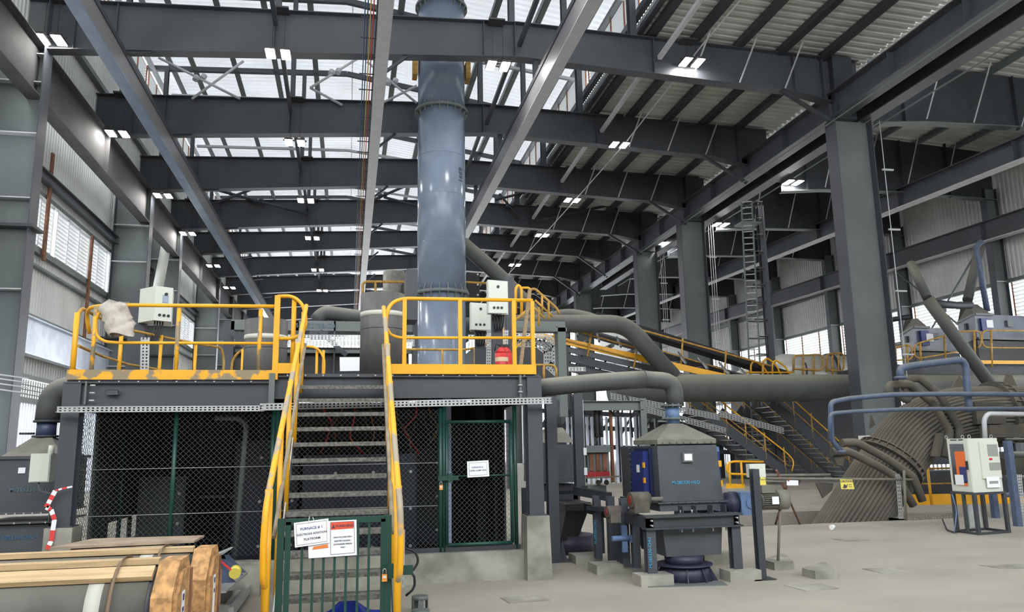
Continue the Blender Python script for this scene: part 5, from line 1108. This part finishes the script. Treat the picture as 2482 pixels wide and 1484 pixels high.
for y, m_, r in ((1065, PIPE, .03), (1102, PIPE, .07), (1158, PIPE, .05), (1200, BLUE, .05)):
    B().tube([P(2436, y, Y=14.8), P(2560, y, Y=14.8)], r, 10).obj('pipe', m_, t)
B().tube([P(2388, 1075, Y=14.7), P(2385, 1018, Y=14.7), P(2394, 1003, Y=14.7), P(2560, 1005, Y=14.7)], .05, 8, fillet=.08).obj('conduit', PALE, t)
b = B(); slotted(b, P(2480, 1255, Y=14.6), P(2470, 1150, Y=14.6), .12, upv=(1, 0, 0), rows=2, pitch=.06); b.obj('slotted_upright', GALV, t)
b = B(); pb(b, 2400, 2500, 1030, 1060, 15.4, .3); pb(b, 2440, 2500, 1110, 1150, 15.6, .3); b.obj('valve_block', TUBE, t)
t = T('guard_railing', 'low yellow railing on the floor behind the great tube duct', 'railing', (15, 20, 0))
a, c = P(2205, 1188, Z=.1), P(2470, 1230, Z=.1)
for p, q, h in ((V((13.9, 19.3, .14)), V((19, 18.0, .14)), .28),): B().bar(p, q, .01, h).obj('toe_board', YEL, t)
B().tube([(13.9, 19.3, .95), (16.5, 18.65, .95)], .025, 8).tube([(13.9, 19.3, .55), (16.5, 18.65, .55)], .02, 8).obj('rail', YELF, t)
for k in (.02, .28): p = V((13.9, 19.3, 0)).lerp(V((19, 18.0, 0)), k); B().tube([p, p+V((0, 0, 1))], .035, 8).obj('post', YEL, t)
t = T('machine_base', 'dark machine base glimpsed under the great tube duct', 'machine', (15, 22, 0))
B().box(16.4, 22, 22, 23, 0, .75).box(16.4, 22, 22.2, 23, .95, 1.3).obj('base_block', STEELD, t); B().bar((16.8, 21.9, .1), (18.2, 21.9, 1.6), .1, .14).obj('brace', STEELD, t)
B().box(16.6, 19, 23.2, 23.6, 1.3, 1.9).obj('white_panel', WHITEP, t)

# ================================================================ stairs and conveyors in the background
def flight(Yn, wd, q0, q1, label, rail=True, zt=None):
    a, c = P(*q0, Y=Yn), P(*q1, Y=Yn)
    k = a.z/(a.z-c.z); c = a.lerp(c, k)
    t = T('background_stair', label, 'stair', (c.x, Yn, 0), 'steel stairs in the background')
    for y in (Yn, Yn+wd): B().bar((a.x, y, a.z), (c.x, y, c.z+.05), .05, .42).obj('stringer', STEELD, t)
    n = int((a.z)/.2); b = B()
    for i in range(1, n): p = a.lerp(c, i/n); b.box(p.x-.14, p.x+.14, Yn+.03, Yn+wd-.03, p.z-.02, p.z+.015)
    b.obj('tread', GALV, t)
    if rail:
        for y in (Yn, Yn+wd):
            u = V((0, 0, 1)); p0 = V((a.x, y, a.z+1.05)); p1 = V((c.x-.4, y, c.z+1.25))
            B().tube([p0, p1, p1+V((.25, 0, -.3)), p1+V((.1, 0, -.7))], .03, 8, fillet=.2).obj('hand_rail', YELF if y > Yn else YEL, t); B().tube([p0-u*.5, p1-u*.5], .022, 8).obj('mid_rail', YELF, t)
            for k in range(5): p = a.lerp(c, (k+.3)/5); B().tube([(p.x, y, p.z), (p.x, y, p.z+1.1)], .03, 6).obj('post', YELF, t)
flight(30.6, 1.7, (1700, 994), (1908, 1152), 'first of three steel stairs right of the dust hopper, the leftmost')
flight(34.5, 1.9, (1790, 992), (1979, 1148), 'middle of three steel stairs behind the dust hopper')
flight(31.6, 1.6, (1868, 974), (2040, 1123), 'rightmost of three steel stairs, ending behind the great tube duct')
t = T('guard_railing', 'yellow looped railing at floor level right of the dust hopper', 'railing', P(1780, 1180, Y=19))
B().tube([P(1850, 1120, Y=19), P(1775, 1119, Y=19), P(1762, 1126, Y=19), P(1762, 1143, Y=19), P(1770, 1149, Y=19), P(1850, 1152, Y=19)], .03, 8, fillet=.15).obj('rail', YEL, t)
for x in (1770, 1800): p = P(x, 1178, Y=19); B().tube([p, V((p.x, 19, P(x, 1120, Y=19).z))], .03, 8).obj('post', YEL, t)
B().bar(P(1760, 1178, Y=18.98), P(1805, 1180, Y=18.98), .01, .12).obj('toe_board', YEL, t)
tag(B().box(P(1750, 1180, Y=19.2).x, P(1830, 1180, Y=19.2).x, 18.9, 24, .0, P(1780, 1184, Y=19).z).obj('plinth', CONC), 'pale plinth carrying the looped railing right of the dust hopper', 'plinth')
# conveyor gallery
def slope(q0, q1, Y, w_, h_, m, t, nm, dy=0): B().bar(P(*q0, Y=Y), P(*q1, Y=Y), w_, h_).obj(nm, m, t)
t = T('belt_conveyor', 'long inclined belt conveyor with yellow-edged walkway sloping down to the right', 'conveyor', P(1880, 905, Y=31))
slope((1300, 812), (1760, 915), 30.4, .08, .26, YEL, t, 'walkway_edge')
slope((1300, 830), (1760, 935), 30.6, .12, .22, STEEL, t, 'lower_beam'); slope((1310, 852), (1720, 945), 30.7, .1, .3, STEELD, t, 'lower_beam'); slope((1330, 880), (1700, 960), 30.9, .14, .35, STEELD, t, 'lower_beam')
slope((1440, 768), (1900, 910), 33.5, .9, .3, RUB, t, 'belt'); slope((1400, 800), (1900, 945), 33.2, 1.2, .08, STEELD, t, 'return_belt')
for k in range(9):
    u = k/8; p = P(1400+u*420, 815+u*105, Y=31.2); B().bar(p, p+V((.5, 1.9, .7)), .08, .08).obj('belt_support', STEELG, t)
    p = P(1320+u*440, 800+u*100, Y=33); b = B().cyl(p+V((0, 0, .0)), p+V((0, .9, 0)), .09, 10); b.obj('idler_roller', STEELG, t)
for k in range(7):
    u = k/7; p = P(1330+u*400, 885+u*88, Y=30.9); q_ = P(1360+u*400, 840+u*92, Y=30.9); B().bar(p, q_, .07, .07).obj('truss_web', STEELD, t)
t = T('guard_railing', 'yellow railing along the near side of the inclined belt conveyor', 'railing', P(1430, 860, Y=30.3))
B().tube([P(1345, 788, Y=30.3), P(1430, 812, Y=30.3), P(1545, 845, Y=30.3)], .035, 8).obj('top_rail', YELF, t)
B().tube([P(1372, 826, Y=30.3), P(1545, 872, Y=30.3)], .03, 8).obj('mid_rail', YELF, t)
for q0, q1 in (((1434, 800), (1424, 864)), ((1545, 842), (1536, 893)), ((1345, 786), (1340, 845))): B().tube([P(*q0, Y=30.25), P(*q1, Y=30.25)], .04, 8).obj('post', YELF, t)
t = T('guard_railing', 'yellow railing along the far side of the inclined belt conveyor', 'railing', P(1700, 860, Y=32.6))
B().tube([P(1547, 798, Y=32.6), P(1655, 828, Y=32.6), P(1870, 888, Y=32.6)], .045, 8).obj('top_rail', YELF, t)
B().tube([P(1600, 850, Y=32.6), P(1760, 898, Y=32.6)], .03, 8).obj('mid_rail', YELF, t)
for x in (1655, 1760, 1850): y = 798+(x-1547)*.278; B().tube([P(x, y-8, Y=32.6), P(x-5, y+62, Y=32.6)], .045, 8).obj('post', YELF, t)
t = T('guard_railing', 'yellow hooped stair rails at the foot of the conveyor left of the large column', 'railing', P(1850, 900, Y=33))
for x, y in ((1820, 875), (1850, 868), (1872, 873)):
    B().tube([P(x, 908, Y=33), P(x, y+8, Y=33), P(x+8, y, Y=33), P(x+30, y+14, Y=33), P(x+42, 908, Y=33)], .045, 8, fillet=.25).obj('hoop_rail', YEL, t)
B().tube([P(1805, 903, Y=33), P(1925, 903, Y=33)], .04, 8).obj('foot_rail', YEL, t)
# portal and trays right of platform rail
t = T('steel_portal', 'dark steel portal right behind the end of the bright yellow railing', 'steel frame', P(1364, 900, Y=16.5))
b = B(); pb(b, 1355, 1374, 790, 1010, 16.5, .3); b.obj('post', STEELG, t); b = B(); pb(b, 1180, 1374, 793, 803, 16.5, .3); b.obj('cross_beam', STEELG, t); b = B(); pb(b, 1228, 1248, 672, 905, 14.2, .2); b.obj('post', STEELD, t)
t = T('cable_tray', 'pair of slotted cable trays bending down left of the dark portal post', 'cable tray', P(1330, 850, Y=17.2))
for dx, dy in ((0, 0), (-20, 14)):
    q = [P(1180+dx, 817+dy, Y=17.2), P(1322+dx, 817+dy, Y=17.2), P(1348+dx, 838+dy, Y=17.2), P(1348+dx, 884, Y=17.2), P(1352, 905, Y=17.2)]
    b = B()
    for a, c in zip(q[:-1], q[1:]): slotted(b, a, c, .2, upv=(V((c-a)).normalized().cross(V((0, 1, 0)))*-1), rows=3, pitch=.08)
    b.obj('tray_side', GALV, t)
t = T('cable_tray', 'slotted cable trays stacked behind the electrodes left of the chimney', 'cable tray', P(800, 830, Y=19))
for y in (818, 832): b = B(); slotted(b, P(690, y, Y=19), P(1005, y+1, Y=19), .13, rows=3, pitch=.08); slotted(b, P(1135, y, Y=19), P(1185, y+1, Y=19), .13, rows=3, pitch=.08); b.obj('tray_side', GALV, t)
for y in (905, 932, 948): b = B(); slotted(b, P(1378, y-10, Y=18), P(1420, y-10, Y=18), .1, rows=2, pitch=.08); b.obj('tray_side', GALV, t)
t = T('cable_tray', 'long slotted cable trays sloping down under the large duct right of the hopper', 'cable tray', P(1750, 1000, Y=20))
for q0, q1 in (((1480, 960), (1745, 1012)), ((1745, 1003), (1900, 1045)), ((1540, 985), (1760, 1045))): b = B(); slotted(b, P(*q0, Y=20), P(*q1, Y=20), .17, rows=3, pitch=.09); b.obj('tray_side', mat('dull_galvanised', (.2, .205, .2), .5, .2), t)
# middle steelwork behind the platform
t = T('furnace_steelwork', 'dark furnace steel frame with stencilled beam behind the electrodes', 'steel frame', P(700, 850, Y=20))
b = B(); pb(b, 560, 1000, 778, 802, 20, .35); pb(b, 1145, 1370, 778, 802, 20, .35); b.obj('main_beam', STEELG, t)
for x0, x1 in ((540, 565), (715, 722), (808, 812), (1000, 1012)): b = B(); pb(b, x0, x1, 778, 935, 20, .3); b.obj('post', STEELD, t)
B().bar(P(775, 803, Y=19.9), P(840, 862, Y=19.9), .06, .12).obj('brace', STEELD, t)
B().bar(P(565, 808, Y=19.9), P(600, 850, Y=19.9), .06, .12).obj('brace', STEELD, t)
b = B(); pb(b, 750, 795, 802, 822, 19.9, .1); b.obj('gusset', STEELD, t)
b = B(); pb(b, 540, 990, 842, 870, 20.5, 1.5); pb(b, 540, 990, 870, 960, 20.2, 1.5); b.obj('housing', BLK, t); b = B(); pb(b, 1150, 1380, 842, 960, 20.2, 1.5); b.obj('housing', BLK, t)
text('M-285273B.C01', P(765, 790, Y=19.98), .17, (1, 0, 0), (0, 0, 1), mat('sten_dim', (.1, .16, .2), .6), t, 'stencil')
b = B(); pb(b, 560, 1000, 848, 856, 20.3, .1); b.obj('pale_strip', STEELG, t)
t = T('furnace_housing', 'big near-black furnace housing behind the chimney', 'housing', P(1075, 800, Y=33))
b = B(); pb(b, 984, 1163, 660, 800, 33, 4); b.obj('housing_body', RUB, t); b = B()
for y in (665, 690, 715, 740, 765): [b.cyl(P(x, y, Y=32.95), P(x, y, Y=33), .05, 6) for x in (990, 1158)]
b.obj('bolt', GALV, t)
t = T('dark_cubicle', 'tall dark cubicle left of the chimney behind the slim electrode', 'cubicle', P(1000, 720, Y=17.5)); b = B(); pb(b, 985, 1012, 652, 775, 18.5, .8); b.obj('housing', STEELD, t)
t = T('guard_railing', 'thin yellow railing of the upper landing passing behind the chimney', 'railing', P(1000, 690, Y=33))
B().tube([P(879, 770, Y=33), P(879, 688, Y=33), P(886, 683, Y=33), P(1125, 684, Y=33), P(1180, 687, Y=33)], .055, 8, fillet=.1).obj('top_rail', YELF, t)
for x in (910, 1100): B().tube([P(x, 684, Y=33), P(x, 775, Y=33)], .055, 8).obj('post', YELF, t)
B().tube([P(880, 768, Y=33), P(1125, 768, Y=33)], .02, 8).obj('mid_rail', YELF, t)
t = T('upper_landing', 'dark upper landing deck carrying the thin yellow railing', 'landing', P(1000, 780, Y=33.5))
B().box(P(879, 780, Y=33).x, P(1240, 780, Y=33).x, 32.9, 35, P(1000, 786, Y=33).z, P(1000, 774, Y=33).z).obj('deck', STEELD, t)
for x in (P(890, 780, Y=33).x, P(1235, 780, Y=33).x): B().box(x-.08, x+.08, 33.6, 33.9, 0, P(1000, 784, Y=33).z).obj('leg', STEELD, t)
t = T('guard_railing', 'yellow stair railing climbing to the upper landing right of the cream cabinets', 'railing', P(1260, 800, Y=14.8))
B().tube([P(1160, 848, Y=14.8), P(1215, 805, Y=14.8), P(1290, 742, Y=14.8)], .028, 8).tube([P(1170, 905, Y=14.8), P(1290, 812, Y=14.8)], .024, 8).obj('hand_rail', YELF, t)
B().tube([P(1250, 760, Y=15.2), P(1250, 700, Y=15.2), P(1256, 690, Y=15.2), P(1264, 700, Y=15.2), P(1264, 770, Y=15.2)], .03, 8, fillet=.08).tube([P(1264, 698, Y=15.2), P(1284, 698, Y=15.2), P(1284, 725, Y=15.2)], .026, 8, fillet=.05).obj('loop_rail', YEL, t)
B().tube([P(1284, 735, Y=15.6), P(1285, 702, Y=15.6), P(1297, 700, Y=15.6), P(1312, 714, Y=15.6), P(1350, 748, Y=15.6), P(1356, 762, Y=15.6)], .028, 8, fillet=.1).tube([P(1297, 728, Y=15.6), P(1340, 768, Y=15.6)], .024, 8).tube([P(1290, 742, Y=15.6), P(1320, 772, Y=15.6)], .024, 8).obj('hand_rail', YELF, t)
for x, y in ((1314, 716), (1330, 730), (1306, 745)): B().tube([P(x, y, Y=15.6), P(x, y+45, Y=15.6)], .026, 8).obj('post', YELF, t)
b = B(); pb(b, 1215, 1224, 800, 905, 13.8, .05); b.obj('yellow_post', YEL, t)
tag(B().bar(P(1284, 702, Y=12), P(1262, 885, Y=12), .07, .05).obj('timber_pole', PINED), 'dark timber pole leaning behind the end of the bright yellow railing', 'pole')
t = T('guard_railing', 'low yellow railing just past the right end of the platform', 'railing', P(1330, 900, Y=15))
B().tube([P(1290, 885, Y=15), P(1340, 885, Y=15), P(1348, 892, Y=15), P(1349, 925, Y=15)], .024, 8, fillet=.06).obj('top_rail', YELF, t); B().tube([P(1318, 885, Y=15), P(1318, 925, Y=15)], .026, 8).obj('post', YELF, t)
# dark understorey between hopper and stairs
t = T('conveyor_substructure', 'dark tangled conveyor substructure under the large duct', 'steel frame', (10, 24, 0))
for k in range(14):
    x = 9+k*1.0; z = 4.2-k*.12; B().bar((x, 37.3, 0), (x, 37.3, z), .16, .16, (0, 1, 0)).obj('upright', STEELD, t)
    B().bar((x, 37.2, z-1.6), (x+1.0, 37.2, z-.1), .08, .1).obj('brace', STEELD, t)
for z in (3.2, 2.5, 1.6): B().bar((8.5, 37.2, z+.3), (24.5, 37.2, z-.6), .12, .22).obj('rail_beam', STEELD, t)
B().box(15, 19, 38.2, 39, 0, 2.9).obj('plant_box', STEELD, t)
t = T('louvre_screen', 'bright blue-white slatted screen seen through the portal', 'screen', (9, 35, 0)); b = B()
for k in range(16): b.box(10.0+k*.24, 10.12+k*.24, 36, 36.05, 0, 3.1)
b.obj('slat', SHINY, t)
t = T('blue_tank', 'blue vertical tank side just right of the dust hopper', 'tank', P(1745, 1150, Y=15)); q = P(1742, 1150, Y=16); B().cyl((q.x+.1, 16.4, 0), (q.x+.1, 16.4, P(1745, 1083, Y=16).z), .13, 16).obj('tank_shell', BLUEL, t)
# caged ladder
t = T('caged_ladder', 'tall caged steel ladder left of the large column', 'ladder', P(1830, 900, Y=34))
lt = P(1797, 490, Y=34); rt_ = P(1822, 488, Y=34); lb = V((lt.x-.35, 34, 0)); rb = V((rt_.x-.35, 34, 0))
B().bar(lt, lb, .06, .06, (0, 1, 0)).bar(rt_, rb, .06, .06, (0, 1, 0)).obj('side_rail', STEELG, t)
b = B()
for k in range(44): b.bar(lt.lerp(lb, k/44), rt_.lerp(rb, k/44), .04, .04)
b.obj('rung', GALV, t)
b = B()
for k in range(14):
    c = rt_.lerp(rb, k/16)+V((.25, .35, 0)); b.tube([c+V((-.4, -.3, 0)), c+V((.3, -.35, 0)), c+V((.45, 0, 0)), c+V((.3, .35, 0)), c+V((-.4, .3, 0))], .035, 6)
b.obj('cage_hoop', STEELD, t)
for dx, dy in ((.6, 0), (.5, -.35)): B().bar(rt_+V((dx, dy+.3, 0)), rb+V((dx, dy+.3, 0)), .05, .03, (0, 1, 0)).obj('cage_strap', STEELD, t)
tag(B().ib(P(1840, 500, Y=34.8), V((P(1840, 500, Y=34.8).x, 34.8, 0)), .3, .3, .02, .02, (0, 1, 0)).obj('ladder_post', STEEL), 'slim grey post directly behind the caged ladder', 'post')
tag(B().box(16.5, 18.6, 33.2, 35, 13.2, 14.2).obj('ladder_platform', STEEL) if False else B().box(lt.x-.1, lt.x+.9, 33.9, 34.7, 12.35, 12.45).obj('ladder_landing', STEELG), 'small grey landing at the top of the caged ladder', 'landing')
# insulated vessel with railings behind the large duct
t = T('insulated_vessel', 'bright metal-clad rounded vessel behind the large duct left of the big column', 'vessel', (21, 36, 4))
c0, c1 = P(1790, 925, Y=37), P(2060, 905, Y=37)
B().tube([c0, P(1850, 905, Y=37), P(1900, 900, Y=37), c1], 1.0, 28, rf=lambda th, u: [.5, .62, .9, .9][round(u*3)]).obj('cladding', mat('zinc_clad', (.62, .62, .58), .4, .4), t)
B().cyl(P(1930, 903, Y=37), P(1934, 903, Y=37), .92, 28).cyl(P(2006, 900, Y=37), P(2012, 900, Y=37), .94, 28).obj('band', STEELD, t)
for y in (1,): tag(B().box(c0.x, c1.x+1, 36.5, 38, 0, c0.z-.3).obj('vessel_support', STEELD), 'dark support block under the metal-clad vessel', 'support')
t = T('guard_railing', 'yellow boxed railings standing on the metal-clad vessel', 'railing', P(1970, 890, Y=36.05))
for x0, x1, y0, y1 in ((1924, 1994, 862, 900), (2004, 2045, 858, 902)):
    B().tube([P(x0, y1, Y=36.05), P(x0, y0+5, Y=36.05), P(x0+6, y0, Y=36.05), P(x1-6, y0-2, Y=36.05), P(x1, y0+4, Y=36.05), P(x1, y1-8, Y=36.05), P(x1-6, y1-2, Y=36.05), P(x0, y1-6, Y=36.05)], .05, 6, fillet=.2).obj('loop_rail', YELF, t)
    for k in (.33, .7): x = x0+(x1-x0)*k; B().tube([P(x, y0-2, Y=36.05), P(x, y1+12, Y=36.05)], .05, 6).obj('post', YELF, t)
# right-hand conveyor heads
def head(x0, x1, xc, yt, yb, hx0, hx1, hy, Y, label, hatch, hx):
    t = T('conveyor_transfer_unit', label, 'conveyor head', P(xc, yb, Y=Y), 'conveyor head housings')
    l, c, r = P(x0, (yt+yb)/2, Y=Y+2.4), P(xc, (yt+yb)/2, Y=Y), P(x1, (yt+yb)/2, Y=Y+.3); a, d = P(xc, yt, Y=Y).z, P(xc, yb, Y=Y).z
    L, C, R = V((l.x, Y+2.4, 0)), V((c.x, Y, 0)), V((r.x, Y+.3, 0)); D = L+R-C
    B().hexa([p+V((0, 0, d)) for p in (L, C, R, D)], [p+V((0, 0, a)) for p in (L, C, R, D)]).obj('housing', mat('bluish_steel', (.12, .14, .18), .35, noise=.3, scale=1.5), t)
    h = P(xc, hy, Y=Y).z; n0, n1 = P(hx0, hy, Y=Y+1.2), P(hx1, hy, Y=Y+1.2); E = C.lerp(R, hx)
    E2 = L+(E-C)
    B().hexa([p+V((0, 0, a)) for p in (L, C, E, E2)], [V((n0.x, Y+1.4, h)), V((n0.x+.05, Y+1.0, h)), V((n1.x, Y+1.0, h)), V((n1.x, Y+1.4, h))]).obj('hood', HOPC, t)
    B().bar(C+V((0, -.04, a)), E+V((0, -.04, a)), .1, .1).bar(L+V((0, 0, a)), C+V((0, -.04, a)), .1, .1).bar(C+V((0, -.04, d)), R+V((0, -.04, d)), .1, .1).obj('bolted_flange', PALE if False else STEELG, t)
    q0, q1 = P(hatch[0], hatch[2], Y=Y-.03), P(hatch[1], hatch[3], Y=Y-.03)
    o = B().box(q0.x, q1.x, Y-.1, Y+.1, q1.z, q0.z).obj('hatch', NAVY, t); B().box(q0.x+.25, q0.x+.6, Y-.115, Y-.1, (q0.z+q1.z)/2-.15, (q0.z+q1.z)/2+.2).obj('plate', PAPER, o)
    for u, (p, q) in ((.5, (L, C)), (.45, (C, R))): pp = p.lerp(q, u); B().box(pp.x-.15, pp.x+.15, pp.y-.12, pp.y, a-.55, a-.25).obj('junction_box', STEELG, t)
    B().hexa([p+V((0, 0, d-1.6)) for p in (L, C, R, D)], [p+V((0, 0, d-.1)) for p in (L, C, R, D)]).obj('lower_casing', BLK, t)
head(2184, 2322, 2216, 793, 848, 2200, 2216, 763, 30.5, 'left bluish conveyor head housing with hood and blue hatch', (2229, 2252, 802, 838), .35)
head(2322, 2540, 2365, 762, 820, 2335, 2358, 727, 30.5, 'right larger bluish conveyor head housing with hood and blue hatch', (2375, 2402, 772, 802), .25)
t = T('equipment_deck', 'dark deck beam carrying the conveyor heads at the right edge', 'deck', P(2300, 895, Y=30.2))
B().box(P(2140, 895, Y=30.2).x, 33.0, 30.2, 33.5, P(2300, 908, Y=30.2).z, P(2300, 884, Y=30.2).z).obj('deck_beam', STEELD, t)
for x in (P(2160, 900, Y=30.4).x, P(2330, 900, Y=30.4).x, P(2440, 900, Y=30.4).x): B().box(x-.15, x+.15, 30.3, 30.6, 0, P(2300, 905, Y=30.2).z).obj('leg', STEELD, t)
t = T('guard_railing', 'yellow railing with looped ends in front of the conveyor heads', 'railing', P(2300, 850, Y=30))
B().tube([P(2148, 846, Y=30), P(2200, 836, Y=30), P(2210, 842, Y=30), P(2211, 866, Y=30), P(2204, 872, Y=30), P(2148, 876, Y=30)], .035, 8, fillet=.2).tube([P(2325, 805, Y=30), P(2225, 832, Y=30), P(2216, 840, Y=30), P(2217, 864, Y=30), P(2228, 869, Y=30), P(2320, 853, Y=30)], .035, 8, fillet=.2).obj('loop_rail', YELF, t)
B().tube([P(2325, 805, Y=30), P(2368, 802, Y=30), P(2377, 808, Y=30), P(2378, 835, Y=30), P(2370, 844, Y=30)], .035, 8, fillet=.2).tube([P(2560, 803, Y=30), P(2388, 801, Y=30), P(2380, 808, Y=30), P(2381, 836, Y=30), P(2392, 843, Y=30), P(2560, 844, Y=30)], .035, 8, fillet=.2).obj('loop_rail', YELF, t)
for x, y0, y1 in ((2170, 842, 892), (2198, 838, 890), (2230, 831, 882), (2289, 815, 870), (2361, 803, 878), (2402, 802, 890)): B().tube([P(x, y0, Y=30), P(x+2, y1, Y=30)], .05, 8).obj('post', YELF, t)
B().bar(P(2372, 878, Y=29.98), P(2560, 879, Y=29.98), .02, .16).obj('toe_board', YEL, t)
pipe('sloping_duct', [P(2208, 640, Y=30.5), P(2248, 723, Y=29.2)], .2, PIPE, 'upper grey sloping duct before the right louvres')
pipe('sloping_duct', [P(2248, 725, Y=29.3), P(2412, 948, Y=28.4)], .26, PIPE, 'long grey sloping duct crossing in front of the conveyor heads down to the large duct')
pipe('feed_pipe', [P(2255, 735, Y=29.6), P(2325, 741, Y=30.4), P(2352, 740, Y=31)], .17, STEELD, 'dark flexible pipe joining the sloping duct to the right conveyor head')
pipe('feed_pipe', [P(2375, 600, Y=32.5), P(2345, 728, Y=31.5)], .22, PIPE, 'grey steep pipe coming down onto the right conveyor head hood')
pipe('feed_pipe', [P(2160, 775, Y=32), P(2205, 768, Y=31.8)], .12, STEELD, 'short dark pipe entering the left conveyor head hood')
bpipe([(2378, 585), (2365, 600), (2373, 640), (2393, 755)], 31, .13, 'vertical blue pipe right of the steep grey pipe', fl=.3)

# small fittings on the frame
for x, y0, y1, lb in ((20.45, 41.6, 0, 'three pale conduits climbing the second column of the middle row'), (20.95, 26.8, 0, 'pale conduits climbing the right side of the nearest middle-row column'), (20.45, 48.95, 0, 'pale conduits climbing the third column of the middle row')):
    b = B()
    for k in range(3 if x < 20.9 else 1): b.tube([(x+k*.14, y0-.35, .2), (x+k*.14, y0-.35, 14.6)], .02, 6)
    for z in (5, 7.5, 10, 12.5): b.box(x-.1, x+.4, y0-.38, y0-.3, z-.03, z+.03)
    tag(b.obj('column_conduit', PALE), lb, 'conduit')
b = B()
for y in (906, 916, 928, 942): b.tube([P(-60, y-6, Y=26.6), P(68, y+12, Y=26.6)], .025, 6)
tag(b.obj('conduit_run', PALE), 'four thin pale conduits crossing the nearest left column', 'conduit')
tag(B().tube([P(412, 545, Y=48.5), P(383, 700, Y=47.5)], .28, 14).obj('slanting_pipe', CABG), 'thick pale slanting pipe above the left cream cabinet', 'pipe')
for x, y0, y1, lb in ((120, 372, 560, 'first rusty flat bar on the left wall near the camera'), (215, 572, 800, 'second rusty flat bar across the left louvres')):
    a = P(x, (y0+y1)/2, X=-11.88); tag(B().box(-11.92, -11.84, a.y-.12, a.y+.12, P(x-6, y1, Y=a.y).z-1.2, P(x, y0, Y=a.y).z).obj('rusty_bar', RUST), lb, 'bar', 'rusty bars on the left wall')
